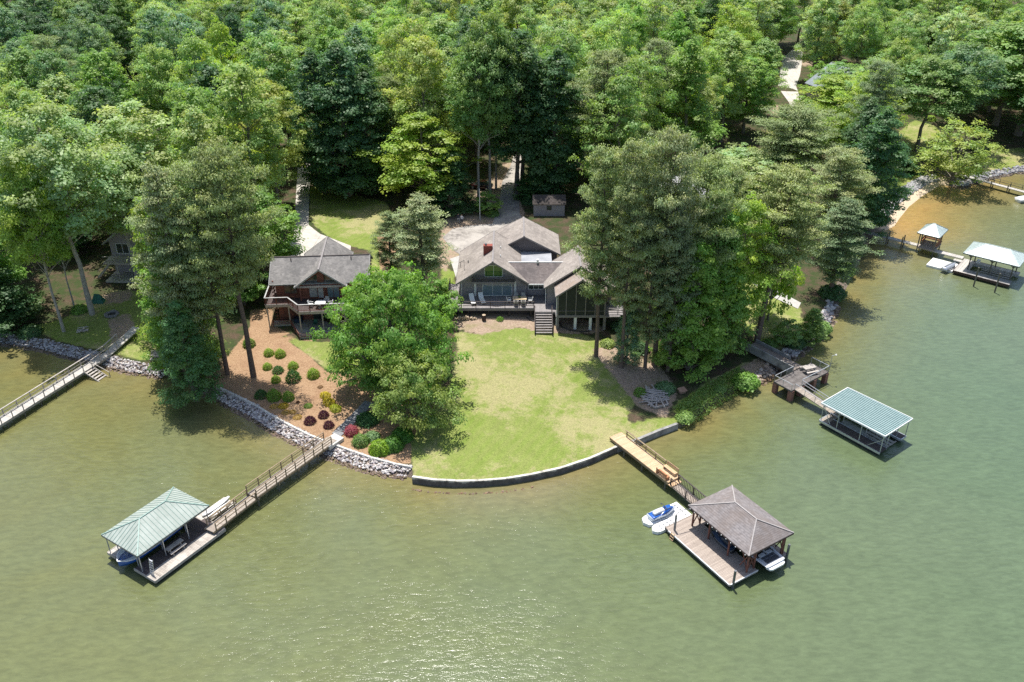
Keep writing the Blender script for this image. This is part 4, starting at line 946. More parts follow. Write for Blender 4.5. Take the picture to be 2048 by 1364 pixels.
# ---- main grey house
H1 = empty('grey_house', (0, 109, 2.3), 0, 'large grey lakefront house with joined gable roofs and long front deck', 'house', 'houses on the point')
def rel(root, o): pass
Hm = empty('tmp', (0, 0, 0)); bpy.data.objects.remove(Hm)
H1.location = (0, 0, 0)
gable_y(H1, H1, -2.63, 5.07, 108.2, 119.0, 6.6, 9.94, RF, SD, 1.8, wy0=109.7)
gable_y(H1, H1, 9.25, 4.85, 106.6, 113.4, 6.78, 10.02, RF, SD, 1.8, wy0=107.2, nm='wing_roof', wnm='wing_wall')
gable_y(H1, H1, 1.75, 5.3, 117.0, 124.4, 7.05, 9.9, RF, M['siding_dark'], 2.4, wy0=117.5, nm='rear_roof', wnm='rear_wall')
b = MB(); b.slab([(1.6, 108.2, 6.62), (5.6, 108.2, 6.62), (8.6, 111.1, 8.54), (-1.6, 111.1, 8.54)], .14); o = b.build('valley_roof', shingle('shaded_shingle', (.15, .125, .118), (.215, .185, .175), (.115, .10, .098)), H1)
b = MB(); b.beam((-.5, 111.1, 8.56), (7.6, 111.1, 8.56), .12, .08); b.build('ridge_cap', M['white'], o)
b = MB(); b.beam((2.3, 108.13, 6.54), (4.6, 108.13, 6.54), .1, .13); b.build('gutter', M['white'], o)
b = MB(); b.b2(3.42, 3.72, 110.85, 111.15, 8.5, 9.0); b.build('vent_pipe', M['white'], o)
b = MB(); b.b2(-1.0, 5.7, 111.2, 117.4, 7.2, 7.32); b.build('flat_roof', noisy('white_membrane_roof', (.24, .25, .27), (.34, .35, .37), .8, .6), H1)
b = MB(); b.b2(1.7, 5.2, 110.0, 117.6, 1.9, 7.15).b2(-6.9, 1.7, 111, 118, 1.9, 6.3); b.build('middle_wall', SD, H1)
b = MB(); b.b2(-6.8, 13.2, 107.6, 122, 1.6, 2.4); b.build('foundation', M['concrete_dark'], H1)
# porch
gable_y(H1, None, 9.3, 3.5, 103.5, 107.4, 7.05, 9.53, shingle('porch_shingle', (.26, .22, .19), (.34, .29, .26), (.30, .22, .16)), None, 0, nm='porch_roof')
b = MB()
for x in (6.15, 12.45): b.box(x, 103.75, 5.0, .16, .16, 4.0); b.box(x, 106.6, 5.4, .14, .14, 3.2)
for x in (7.25, 8.55, 9.85, 11.15): zt_ = 9.2 - abs(x - 9.3) * .708; b.box(x, 103.75, (4 + zt_) / 2, .1, .1, zt_ - 4)
b.beam((6.1, 103.75, 4.0), (12.5, 103.75, 4.0), .14, .22)
for zz in (4.75, ): b.beam((6.1, 103.75, zz), (12.5, 103.75, zz), .05, .05)
b.beam((5.95, 103.7, 7.0), (9.3, 103.7, 9.36), .12, .2).beam((9.3, 103.7, 9.36), (12.65, 103.7, 7.0), .12, .2)
b.build('porch_frame', M['deck_edge'], H1)
b = MB(); b.yprism([(6.15, 4.1), (12.45, 4.1), (12.45, 7.0), (9.3, 9.25), (6.15, 7.0)], 103.8, 103.83); b.b2(6.1, 6.13, 103.8, 106.9, 4.1, 7.0); b.build('porch_screen', noisy('dark_porch_screen', (.018, .024, .024), (.03, .04, .038), 1.2, .5, spec=.25), H1)
b = MB(); b.b2(5.9, 14.6, 103.65, 107.6, 3.78, 3.96); b.build('porch_floor', M['deck_grey'], H1)
for x in (6.15, 8.55, 10.6, 12.5): b = MB(); b.b2(x - .18, x + .18, 103.75, 104.1, 1.8, 3.8); b.build('pier', M['white'] if 8 < x < 11 else M['deck_edge'], H1)
windowp(H1, -4.05, -.05, 4.1, 6.15, 109.7, 3, pane=M['glass_blue'], name='sliding_door')
b = MB(); b.b2(-5.3, -5.0, 109.55, 109.68, 4, 6.3).b2(.3, .6, 109.55, 109.68, 4, 6.3); b.build('door_column', M['white'], H1)
windowp(H1, -3.75, -1.35, 7.05, 8.7, 109.7, 2, pane=M['glass_green'], name='gable_window')
windowp(H1, 2.35, 4.35, 4.95, 6.0, 110.0, 3, name='window')
b = MB(); b.b2(-5.6, .4, 108.75, 109.7, 6.45, 6.62).beam((-5.6, 108.72, 6.5), (.4, 108.72, 6.5), .08, .25); b.build('balcony', M['deck_edge'], H1)
rail(H1, [(-5.5, 108.8, 6.62), (.3, 108.8, 6.62)], .72, noisy('grey_balusters', (.09, .083, .083), (.12, .11, .11), 3), 1, 1.9, .06, .06, .13, 'balcony_railing')
b = MB(); b.b2(-4.0, -2.72, 112.2, 113.0, 8.5, 10.5); b.build('chimney', M['brick'], H1)
ch = H1.children[-1]; b = MB(); b.b2(-3.8, -3.5, 112.4, 112.75, 10.5, 10.7); b.build('flue', M['alu_dark'], ch)
for x, y, z in ((-1.6, 111.3, 9.1), (-1.6, 114.2, 9.1), (-6.2, 113, 7.5), (1.6, 112, 7.3)): b = MB(); b.cyl((x, y, z), (x, y, z + .45), .07, n=8); b.build('roof_vent', M['white'] if x > -2 else M['alu_dark'], H1)
b = MB(); b.cyl((-6.7, 111.4, 7.0), (-6.7, 111.4, 8.7), .03).cyl((-6.7, 111.4, 8.7), (-7.4, 111.7, 8.2), .03).cyl((-7.3, 113.0, 6.8), (-7.3, 113, 7.7), .03); b.build('roof_ladder_frame', M['alu_dark'], H1)
for x in (4.62, ): b = MB(); b.cyl((x, 106.95, 4), (x, 106.95, 6.6), .05); b.cyl((-7.05, 109.6, 4), (-7.05, 109.6, 6.4), .05); b.cyl((5.97, 103.7, 2.6), (5.97, 103.7, 6.9), .05); b.build('downspout', M['white'], H1)
# deck
dk = empty('front_deck', (0, 0, 0), 0, 'grey painted timber deck with rails along the front of the grey house', 'deck')
b = MB(); b.b2(-8.95, 3.05, 106.05, 109.9, 3.88, 4.0).b2(-8.95, -6.95, 109.9, 113.5, 3.88, 4.0).b2(3.05, 5.95, 105.0, 110.1, 3.86, 3.98); b.build('deck_floor', M['deck_grey'], dk)
b = MB(); b.beam((-8.95, 106.0, 3.78), (3.05, 106.0, 3.78), .08, .34).beam((-8.97, 106, 3.78), (-8.97, 113.5, 3.78), .08, .34).beam((3.05, 104.97, 3.78), (5.95, 104.97, 3.78), .08, .3); b.build('rim_beam', M['deck_edge'], dk)
rail(dk, [(-8.9, 113.4, 4), (-8.9, 106.1, 4), (3.0, 106.1, 4)], .95, M['rail_dark'], 3, 2.0, .09, .12)
posts(dk, [(x, 106.3) for x in (-8.7, -6, -3.2, -.4, 2.6)] + [(3.3, 105.2), (5.7, 105.2)], 1.8, 3.7, .14, M['rail_dark'])
b = MB(); b.b2(-8.6, 3.0, 107.0, 107.1, 1.9, 3.7); b.build('skirt', M['rail_dark'], dk)
b = MB()
n_ = 8
for i in range(n_):
    f = (i + .5) / n_; y = 104.9 - f * 2.9; z = 3.8 - f * 1.55; b.b2(3.12, 5.38, y - .15, y + .12, z - .05, z)
b.build('stair_treads', M['deck_edge'], dk)
for x in (3.08, 5.42): b = MB(); b.beam((x, 105.0, 3.75), (x, 102.0, 2.2), .08, .3); b.beam((x, 105.0, 4.85), (x, 102.0, 3.1), .1, .06); b.box(x, 102.0, 2.6, .12, .12, 1.3); b.box(x, 105, 4.3, .12, .12, 1.2); b.build('stair_rail', M['rail_dark'], dk)
rail(dk, [(13.0, 104.3, 3.95), (15.6, 104.3, 3.95)], .9, M['deck_edge'], 3, 1.2)
b = MB(); b.b2(12.7, 15.8, 104.2, 108.5, 3.8, 3.93); b.build('side_deck', M['deck_grey'], dk)
# furniture on the deck
def lounger(x, y, rz, label):
    r = empty('sun_lounger', (x, y, 4.0), rz, label, 'sun lounger', 'sun loungers on the grey deck')
    b = MB(); b.b2(-.33, .33, -1.0, .35, .30, .36); b.build('seat', M['plastic_white'], r)
    b = MB(); b.slab([(-.33, .35, .36), (.33, .35, .36), (.33, 1.05, .95), (-.33, 1.05, .95)], .06); b.build('backrest', M['plastic_white'], r)
    for sx in (-.28, .28):
        for sy in (-.9, .25): b = MB(); b.box(sx, sy, .15, .05, .05, .3); b.build('leg', M['alu'], r)
lounger(-5.45, 107.6, R(14), 'white sun lounger nearer the western corner of the grey deck')
lounger(-4.15, 107.9, R(16), 'white sun lounger nearer the sliding door of the grey deck')
tb = empty('dining_table', (1.05, 107.6, 4.0), 0, 'long pale wood dining table on the grey front deck', 'table')
b = MB()
for k in range(5): b.b2(-.95, .95, -.5 + k * .2, -.31 + k * .2, .72, .77)
b.build('table_top', M['tabletop'], tb)
for sx in (-.8, .8):
    for sy in (-.4, .4): b = MB(); b.box(sx, sy, .36, .08, .08, .72); b.build('leg', M['wood_cedar'], tb)
b = MB(); b.cyl((0, 0, .77), (0, 0, .86), .1, .14, 8); pt = b.build('flower_pot', M['brick']); pt.location = (1.05, 107.6, 4.0); tag(pt, 'small potted plant centred on the deck dining table', 'potted plant')
rs_ = random.Random(4); b = MB(); 
for k in range(30): a = rs_.uniform(0, 6.28); q = rs_.uniform(0, .14); b.beam((math.cos(a) * q, math.sin(a) * q, .86), (math.cos(a) * q * 2, math.sin(a) * q * 2, .86 + rs_.uniform(.08, .22)), .04, .04)
b.build('leaves', noisy('potted_foliage', (.05, .12, .03), (.09, .18, .05), 5), pt)
def chair(loc, rz, mat, frame, label, group):
    r = empty('armchair', loc, rz, label, 'chair', group)
    b = MB(); b.b2(-.25, .25, -.25, .25, .42, .47); b.build('seat', mat, r)
    b = MB(); b.slab([(-.25, .25, .47), (.25, .25, .47), (.25, .36, .95), (-.25, .36, .95)], .04); b.build('backrest', mat, r)
    for s in (-1, 1):
        b = MB(); b.beam((s * .28, -.25, .66), (s * .28, .28, .68), .05, .04).beam((s * .28, -.24, 0), (s * .28, -.24, .66), .04, .04).beam((s * .28, .26, 0), (s * .28, .3, .7), .04, .04); b.build('armrest_leg', frame, r)
    return r
DC = 'chairs round the deck dining table'
for x, y, a, lb in ((.55, 108.5, 0, 'grey chair behind the deck table, toward the sliding door'), (1.55, 108.5, 0, 'grey chair behind the deck table, toward the small window'), (.55, 106.75, 180, 'grey chair in front of the deck table, toward the sliding door'), (1.55, 106.75, 180, 'grey chair in front of the deck table, toward the stairs'), (-.4, 107.6, 90, 'white framed chair at the lounger end of the deck table'), (2.5, 107.6, -90, 'white framed chair at the stairs end of the deck table')):
    chair((x, y, 4.0), R(a), M['curtain'] if a in (0, 180) else M['plastic_white'], M['white'], lb, DC)
# small yard things near the house
x, y, z = atg(932, 639)
wp = MB(); r_ = random.Random(9)
for k in range(60):
    u = r_.uniform(-1.5, 1.5); h = r_.uniform(.05, .5 * (1 - (u / 1.6) ** 2) + .08); a = r_.uniform(-.3, .3)
    wp.cyl((u + math.sin(a) * .2, -.22 + r_.uniform(-.08, .08), h), (u - math.sin(a) * .2, .22, h), r_.uniform(.06, .1), n=7)
o = wp.build('woodpile', M['logcut']); o.location = (x, y, z); tag(o, 'low pile of split firewood on the ground before the grey deck', 'woodpile')
x, y, z = atg(968, 641); b = MB(); b.cyl((0, 0, 0), (0, 0, .85), .3, .28, 12); o = b.build('planter', M['wood_dark']); o.location = (x, y, z); tag(o, 'dark upright stump planter in front of the grey deck', 'planter')
b = MB(); b.cyl((0, 0, .851), (0, 0, .88), .25, .25, 12); b.build('soil', M['logcut'], o)
for (pa, lb) in (([(1054, 636), (1060, 641), (1068, 643)], 'short black hose lying left of the deck stairs'), ([(1118, 645), (1124, 655), (1140, 661), (1165, 664), (1180, 663)], 'black edging hose curving below the glazed porch')):
    b = MB(); q = [Vector(atg(*p)) + Vector((0, 0, .08)) for p in pa]
    for a, c in zip(q[:-1], q[1:]): b.cyl(a, c, .09, n=8)
    tag(b.build('hose', M['rope']), lb, 'hose')

# ---- log house
TH = R(4.4); H2 = empty('log_house', (-26.5, 110.8, 0), TH, 'reddish brown log house with grey cross gable roof and raised balcony', 'house', 'houses on the point')
LG, RL = M['log'], M['shingle_log']
ze, zr = 7.35, 9.65
b = MB(); b.slab([(-6.75, -3.85, ze), (6.75, -3.85, ze), (6.75, 0, zr), (-6.75, 0, zr)], .16); b.slab([(-6.75, 3.85, ze), (6.75, 3.85, ze), (6.75, 0, zr), (-6.75, 0, zr)], .16); o = b.build('roof', RL, H2)
b = MB()
for s in (-1, 1):
    b.beam((s * 6.78, -3.85, ze - .08), (s * 6.78, 0, zr - .08), .05, .2).beam((s * 6.78, 3.85, ze - .08), (s * 6.78, 0, zr - .08), .05, .2)
b.beam((-6.8, -3.88, ze - .08), (6.8, -3.88, ze - .08), .06, .15); b.build('fascia', M['curtain'], o)
b = MB(); b.beam((-6.75, 0, zr + .02), (6.75, 0, zr + .02), .2, .06); b.build('ridge_cap', M['rail_dark'], o)
for x in (-4, 4.2): b = MB(); b.cyl((x, -.6, zr - .5), (x, -.6, zr + .05), .07, n=8); b.build('roof_vent', M['rail_dark'], o)
b = MB(); b.xprism([(-3.1, .9), (3.1, .9), (3.1, 7.6), (0, 9.4), (-3.1, 7.6)], -6.1, 6.1); b.build('wall', LG, H2)
b = MB()   # stacked log ends at the corners
for x in (-6.3, 6.3):
    for z in np.arange(1.6, 7.5, .52): b.cyl((x - .35, -3.0, z), (x + .25 * (1 if x > 0 else -1), -3.0, z), .12, n=7); b.cyl((x - .35, 3.0, z), (x + .3, 3.0, z), .12, n=7); b.cyl((x, -3.5, z + .26), (x, -2.8, z + .26), .12, n=7); b.cyl((x, 2.8, z + .26), (x, 3.5, z + .26), .12, n=7)
tag(b.build('log_ends', M['logbrown'], H2), kind='stuff')
gable_y(H2, H2, .2, 3.5, -4.6, 6.6, 7.15, 9.7, RL, LG, .9, over=.45, wy0=-3.5, wy1=6.0, fascia=M['curtain'], nm='cross_roof', wnm='gable_wall')
for s in (-1, 1):
    b = MB(); xs_ = [(.2 + s * .45, 7.35), (.2 + s * 2.1, 7.35), (.2 + s * .45, 8.55)]; b.yprism(xs_, -3.54, -3.51); b.build('gable_window', M['glass'], H2)
b = MB(); b.b2(-.25, .65, -3.75, -3.5, 5.0, 9.2); b.build('chimney_breast', M['logbrown'], H2)
b = MB(); b.beam((-2.9, -4.3, 7.05), (3.3, -4.3, 7.05), .2, .26); b.build('gable_beam', M['wood_grey'], H2)
for x in (-2.6, 3.0): b = MB(); b.box(x, -4.3, 6.0, .2, .2, 2.0); b.build('gable_post', M['logbrown'], H2)
windowp(H2, -1.5, -.45, 5.1, 6.6, -3.52, 1, frame=M['logbrown'], pane=M['curtain']); windowp(H2, -.3, .4, 5.1, 6.6, -3.8, 1, frame=M['logbrown'], pane=M['curtain']); windowp(H2, .95, 2.5, 4.95, 6.7, -3.52, 2, frame=M['logbrown'], pane=M['glass_blue'], name='sliding_door'); windowp(H2, -4.9, -3.3, 5.6, 6.7, -3.12, 2, frame=M['logbrown'], pane=M['glass'])
windowp(H2, -1.4, .9, 1.5, 3.6, -3.52, 2, frame=M['logbrown']); windowp(H2, -5.4, -4.1, 1.6, 3.6, -3.12, 1, frame=M['logbrown'], pane=M['logbrown'], name='door')
bl = empty('balcony_deck', (-26.5, 110.8, 0), TH, 'raised dark balcony with pale handrail around the front of the log house', 'deck')
dz = 4.85
b = MB(); b.prism([(-7.5, -3.1), (-7.5, -4.9), (-4.3, -4.9), (-2.7, -7.3), (3.6, -7.3), (3.6, -3.1)], dz - .18, dz); b.prism([(-7.5, 1.0), (-7.5, -3.1), (-6.2, -3.1), (-6.2, 1.0)], dz - .18, dz - .004); b.build('deck_floor', M['deck_dark'], bl)
b = MB(); b.prism([(3.6, -6.4), (5.6, -6.4), (5.6, -3.1), (3.6, -3.1)], dz - .2, dz - .02); b.build('side_landing', M['deck_tan'], bl)
ring = [(-7.4, 1.0, dz), (-7.4, -4.85, dz), (-4.35, -4.85, dz), (-2.65, -7.2, dz), (3.5, -7.2, dz)]
rail(bl, ring, .95, M['logbrown'], 1, 1.6, .08, .05, .16)
b = MB()
for a, c in zip(ring[:-1], ring[1:]): b.beam((a[0], a[1], dz + 1.0), (c[0], c[1], dz + 1.0), .17, .05)
b.build('handrail', M['curtain'], bl)
b = MB()
for a, c in zip(ring[1:-1], ring[2:]): b.beam((a[0], a[1] - .08, dz - .2), (c[0], c[1] - .08, dz - .2), .08, .42)
b.build('rim_beam', M['wood_grey'], bl)
posts(bl, [(-7.3, -4.7), (-4.4, -4.7), (-2.6, -7.1), (.4, -7.1), (3.4, -7.1)], 1.0, dz - .2, .15, M['wood_grey'])
b = MB(); b.prism([(-2.75, -8.2), (4.4, -8.2), (4.4, -3.5), (-6.8, -3.4), (-6.8, -4.6), (-4.3, -4.7)], 1.1, 1.62); tt = b.build('patio', noisy('grey_patio_slab', (.30, .29, .27), (.42, .41, .38), 2, .85)); tt.location = (-26.5, 110.8, 0); tt.rotation_euler = (0, 0, TH); tag(tt, kind='structure')
pf = empty('patio_fence', (-26.5, 110.8, 0), TH, 'low dark fence along the edge of the log house patio', 'fence'); rail(pf, [(-6.8, -4.75, 1.5), (-4.3, -4.85, 1.5), (-2.8, -8.3, 1.3), (4.4, -8.3, 1.3)], .8, M['logbrown'], 3, 1.7, .09, .07)
# balcony table and chairs, patio chair
def onh(u, v): return (-26.5 + u * math.cos(TH) - v * math.sin(TH), 110.8 + u * math.sin(TH) + v * math.cos(TH))
rt = empty('round_table', (*onh(.2, -6.2), dz), 0, 'round white patio table on the log house balcony', 'table')
b = MB(); b.cyl((0, 0, .70), (0, 0, .74), .72, n=20); b.build('table_top', M['plastic_white'], rt); b = MB(); b.cyl((0, 0, 0), (0, 0, .7), .05); b.cyl((0, 0, 0), (0, 0, .04), .35, .3, 12); b.build('pedestal', M['alu'], rt)
for u, v, a, lb in ((1.5, -6.1, -80, 'white patio chair east of the round balcony table'), (-1.1, -6.0, 85, 'white patio chair west of the round balcony table'), (.9, -5.2, -10, 'bluish patio chair behind the round balcony table')): chair((*onh(u, v), dz), R(a), M['curtain'] if 'bluish' in lb else M['plastic_white'], M['white'], lb, 'chairs round the balcony table')
chair((*onh(-.9, -5.6), 1.62), R(0), M['greenfab'], M['greenfab'], 'green plastic chair on the patio under the balcony', 'patio chairs below the balcony')
b = MB(); b.b2(-2.9, -1.7, 2.2 - 8.1 + .0, 2.9 - 8.1, 1.62, 2.9)
hb = MB(); hb.b2(-.55, .55, -.4, .4, 0, .55).b2(-.6, .6, -.45, .45, .55, .65); o = hb.build('hot_tub_cover', M['navy']); o.location = (*onh(-3.4, -4.1), 1.62); o.rotation_euler.z = TH; tag(o, 'dark covered box beneath the log house balcony', 'storage box')

# ---- shed
x, y, z = atg(1066, 432)
x1 = atg(1129, 433)[0]; SW = x1 - x
SHD = empty('shed', (x, y, z - .1), 0, 'small grey shed with dark roof at the forest edge behind the grey house', 'shed')
b = MB(); b.xprism([(0, 0), (3.2, 0), (3.2, 2.3), (1.6, 3.2), (0, 2.3)], .1, SW); b.build('wall', M['siding'], SHD)
b = MB(); b.slab([(-.1, -.25, 2.3), (SW + .2, -.25, 2.3), (SW + .2, 1.6, 3.4), (-.1, 1.6, 3.4)], .1); b.slab([(-.1, 3.4, 2.3), (SW + .2, 3.4, 2.3), (SW + .2, 1.6, 3.4), (-.1, 1.6, 3.4)], .1); b.build('roof', shingle('dark_shed_shingle', (.06, .05, .045), (.10, .085, .08), (.05, .045, .04)), SHD)
windowp(SHD, SW * .45, SW * .57, 1.3, 1.9, 0, 1, frame=M['rail_dark'])
# ---- flagpole, car, persons
x, y, z = atg(960, 439); b = MB(); b.cyl((0, 0, 0), (0, 0, 5.4), .06, .045, 8); o = b.build('flagpole', M['white']); o.location = (x, y, z); tag(o, 'thin white pole standing on the grass island behind the grey house', 'pole'); b = MB(); b.cyl((0, 0, 5.4), (0, 0, 5.55), .1, .02, 8); b.build('finial', M['white'], o)
x, y, z = atg(962, 377)
car = empty('parked_car', (x, y, z), R(165), 'dark red car parked in tree shade behind the grass island', 'car')
S = []
for xx, h0, h1, hw in ((-2.2, .45, .72, .75), (-2.05, .3, .92, .86), (-1.2, .25, 1.0, .9), (0, .25, .98, .92), (1.2, .25, .92, .9), (2.0, .3, .78, .84), (2.2, .45, .62, .72)):
    S.append([(xx, -hw, h0), (xx, hw, h0), (xx, hw * 1.0, (h0 + h1) / 2), (xx, hw * .9, h1), (xx, -hw * .9, h1), (xx, -hw, (h0 + h1) / 2)])
loft_mesh(S).build('body', M['carpaint'], car, True)
S = [[(xx, -hw, .95), (xx, hw, .95), (xx, hw * .82, h), (xx, -hw * .82, h)] for xx, h, hw in ((-1.9, .97, .78), (-1.2, 1.42, .8), (-.2, 1.47, .8), (.3, 1.42, .8), (1.05, .97, .8))]
loft_mesh(S).build('windows', M['glass'], car); b = MB(); b.prism([(-1.15, -.62), (.25, -.62), (.25, .62), (-1.15, .62)], 1.43, 1.5); b.build('roof', M['carpaint'], car)
for xx in (-1.35, 1.35):
    for s in (-1, 1):
        b = MB(); b.cyl((xx, s * .76, .32), (xx, s * .95, .32), .32, n=14); o = b.build('wheel', M['tyre'], car); b = MB(); b.cyl((xx, s * .951, .32), (xx, s * .965, .32), .19, n=10); b.build('rim', M['alu'], o)
def person(loc, rz, top, pants, hairc, label, step=.0):
    bm_v = [(0, 0, .95), (0, 0, 1.12), (0, 0, 1.32), (0, .0, 1.46), (0, -.01, 1.56), (0, -.015, 1.68),
            (.19, 0, 1.40), (.26, .02, 1.15), (.25, -.10, .93), (-.19, 0, 1.40), (-.26, .03, 1.15), (-.26, -.06, .91),
            (.10, 0, .9), (.11, -.02 - step, .5), (.12, .03 - step, .1), (.12, -.12 - step, .05), (-.10, 0, .9), (-.11, .02 + step, .5), (-.12, .06 + step, .1), (-.12, -.09 + step, .05)]
    ed = [(0, 1), (1, 2), (2, 3), (3, 4), (4, 5), (2, 6), (6, 7), (7, 8), (2, 9), (9, 10), (10, 11), (0, 12), (12, 13), (13, 14), (14, 15), (0, 16), (16, 17), (17, 18), (18, 19)]
    rd = [.15, .13, .15, .07, .06, .10, .07, .048, .035, .07, .048, .035, .1, .07, .045, .035, .1, .07, .045, .035]
    me = bpy.data.meshes.new('person'); me.from_pydata(bm_v, ed, []);
    o = bpy.data.objects.new('person', me); C.objects.link(o); o.modifiers.new('skin', 'SKIN').use_smooth_shade = True
    for i, r in enumerate(rd): me.skin_vertices[0].data[i].radius = (r, r * .85)
    me.skin_vertices[0].data[0].use_root = True
    m, t, b = newmat('clothed_person'); n = N(t); sp = n.n('SeparateXYZ'); n.l(n.obj(), sp.inputs[0])
    cr = n.ramp(n.math('DIVIDE', sp.outputs[2], 1.8), [(0.0, (.05, .05, .05)), (.06, pants), (.53, top), (.815, (.5, .32, .23)), (.93, hairc)])
    t.nodes['Color Ramp'].color_ramp.interpolation = 'CONSTANT'; n.l(cr, b.inputs['Base Color']); b.inputs['Roughness'].default_value = .8
    me.materials.append(m); sb = o.modifiers.new('sub', 'SUBSURF'); sb.levels = 1; sb.render_levels = 1
    o.location = loc; o.rotation_euler.z = rz; return tag(o, label, 'person', 'people standing on the drive')
x, y, z = atg(917, 446); person((x, y, z), R(20), (.03, .035, .06), (.45, .47, .5), (.03, .02, .015), 'person in dark top and pale trousers standing on the drive', .08)
x, y, z = atg(924, 448); person((x, y, z), R(-20), (.7, .7, .72), (.06, .07, .1), (.12, .07, .04), 'person in white top and dark trousers standing on the drive', -.06)
# ---- western cabin behind the trees
x, y, z = atg(272, 562)
CB = empty('cabin', (x, y + 2.5, 1.8), R(-3), 'small cabin with grey roof half hidden behind trees in the western yard', 'house', 'houses on the point')
b = MB(); b.yprism([(-4, 0), (5, 0), (5, 5.2), (.5, 7.8), (-4, 5.2)], 0, 9); b.build('wall', M['siding'], CB)
gable_y(CB, None, .5, 5.2, -.8, 9.5, 5.0, 8.1, noisy('pale_grey_roof', (.30, .27, .24), (.44, .43, .42), 1.5), None, 0)
b = MB(); b.b2(-4.2, 5, -2.6, 0, 2.6, 2.75).beam((-4.2, -2.6, 3.7), (5, -2.6, 3.7), .1, .06).beam((-4.2, -2.6, 2.6), (5, -2.6, 2.6), .08, .25); b.build('deck', M['wood_grey'], CB)
posts(CB, [(-2.2, -2.5), (.2, -2.5), (3.4, -2.5)], -.2, 3.7, .13, M['wood_grey'])
b = MB(); b.beam((-5.8, -2.2, 0), (-3.2, -2.2, 2.7), .1, .25).beam((-5.8, -1.2, 0), (-3.2, -1.2, 2.7), .1, .25).beam((-5.8, -2.2, .9), (-3.2, -2.2, 3.6), .07, .07)
for k in range(9): b.b2(-5.7 + k * .29, -5.45 + k * .29, -2.2, -1.2, .1 + k * .3, .15 + k * .3)
b.build('stairs', M['wood_grey'], CB)
windowp(CB, -3, -1.2, 3.2, 4.7, 0, 2); windowp(CB, .4, 2.6, 3.0, 4.9, 0, 2); b = MB(); b.b2(-4.2, .5, -3.2, 0, -.3, .02); b.build('patio', M['deck_white'], CB)
# ---- half hidden houses in the woods to the east
x, y, z = at(1735, 205, 7)
FH = empty('far_house', (x, y, 4.5), R(20), 'house with dull blue grey roof barely showing through trees beside the far road', 'house', 'houses on the point')
b = MB(); b.yprism([(-6, 0), (6, 0), (6, 4.5), (0, 8.2), (-6, 4.5)], 0, 14); b.build('wall', M['siding'], FH); gable_y(FH, None, 0, 6.8, -.6, 14.6, 4.2, 8.6, noisy('blue_grey_roof', (.16, .19, .20), (.24, .28, .29), 2), None, 0); windowp(FH, -3, 3, 1, 3, 0, 3)
x, y, z = at(1365, 455, 3)
FH2 = empty('hidden_house', (x, y, 2.6), R(-8), 'pale house almost hidden behind the tall pines on the point', 'house', 'houses on the point')
b = MB(); b.yprism([(-5, 0), (5, 0), (5, 4.2), (0, 7), (-5, 4.2)], 0, 10); b.build('wall', noisy('pale_siding', (.42, .43, .45), (.52, .53, .55), 2), FH2); gable_y(FH2, None, 0, 5.7, -.6, 10.6, 3.9, 7.3, noisy('light_grey_roof', (.28, .28, .29), (.38, .38, .39), 2), None, 0); windowp(FH2, -3, 3, 1, 3, 0, 3)
# ---- yard objects
x, y, z = atg(197, 604); b = MB(); b.add([(-.9, -.6, 0), (.9, -.6, 0), (.9, .6, 0), (-.9, .6, 0), (-.3, -.1, 1.4), (.35, .1, 1.25)], [(0, 1, 5, 4), (1, 2, 5), (2, 3, 4, 5), (3, 0, 4), (3, 2, 1, 0)]); o = b.build('covered_grill', M['greenfab']); o.location = (x, y, z); tag(o, 'object under a green tarp beside the bare trunk in the western yard', 'covered grill')
x, y, z = atg(224, 630); r_ = np.random.RandomState(2); mb = MB(); mb.c = []
for k in range(16):
    a = k / 16 * 6.28; vs, fs = rock_shape(r_); vs = vs * .32 + np.array([math.cos(a) * .8, math.sin(a) * .8, .12]); mb.add(vs.tolist(), fs); mb.c += [(.2, .19, .18, 1)] * 12
o = mb.build('fire_ring', M['stone'], fix=False); o.location = (x, y, z); tag(o, 'ring of stones round a fire pit in the western yard', 'fire pit'); b = MB(); b.cyl((0, 0, .02), (0, 0, .06), .65, n=16); b.build('ash_bed', M['rope'], o)
def stickpile(px, py, L, k, label, nm, mat=M['wood_grey'], W=1.2, seed=1):
    x, y, z = atg(px, py); r = random.Random(seed); b = MB()
    for i in range(k):
        a = r.uniform(-.5, .5) + (1.5 if r.random() < .2 else 0); cx, cy = r.uniform(-L * .2, L * .2), r.uniform(-W / 2, W / 2); l = r.uniform(.4, .9) * L / 2; zz = .08 + r.uniform(0, .35)
        b.cyl((cx - math.cos(a) * l, cy - math.sin(a) * l, zz), (cx + math.cos(a) * l, cy + math.sin(a) * l, zz + r.uniform(-.05, .15)), r.uniform(.04, .11), n=6)
    o = b.build(nm, mat); o.location = (x, y, z); return tag(o, label, nm.replace('_', ' '))
stickpile(163, 664, 1.8, 9, 'small heap of logs near the western rocks', 'log_pile', seed=3)
stickpile(1308, 795, 3.6, 46, 'heap of grey branches and boards framed by timbers at the lawn edge', 'brush_pile', W=2.6, seed=5)
x, y, z = atg(1310, 800)
b = MB()
for a, c in (((1283, 795), (1309, 818)), ((1309, 818), (1336, 812)), ((1336, 812), (1322, 785)), ((1322, 785), (1290, 782))):
    p, q = Vector(atg(*a)), Vector(atg(*c)); b.beam(p + Vector((0, 0, .2)), q + Vector((0, 0, .2)), .18, .22)
tag(b.build('timber_border', M['wood_grey']), 'low timber frame around the heap of branches', 'timber border')
x, y, z = atg(1364, 786); b = MB(); b.slab([(-.5, -.4, .45), (.5, -.4, .45), (.5, .4, .6), (-.5, .4, .6)], .08).box(0, 0, .25, .7, .5, .45); o = b.build('crate', noisy('brown_box_timber', (.25, .15, .1), (.36, .23, .16), 3)); o.location = (x, y, z); o.rotation_euler.z = .4; tag(o, 'small brown wooden box on the shaded bank above the water', 'crate')
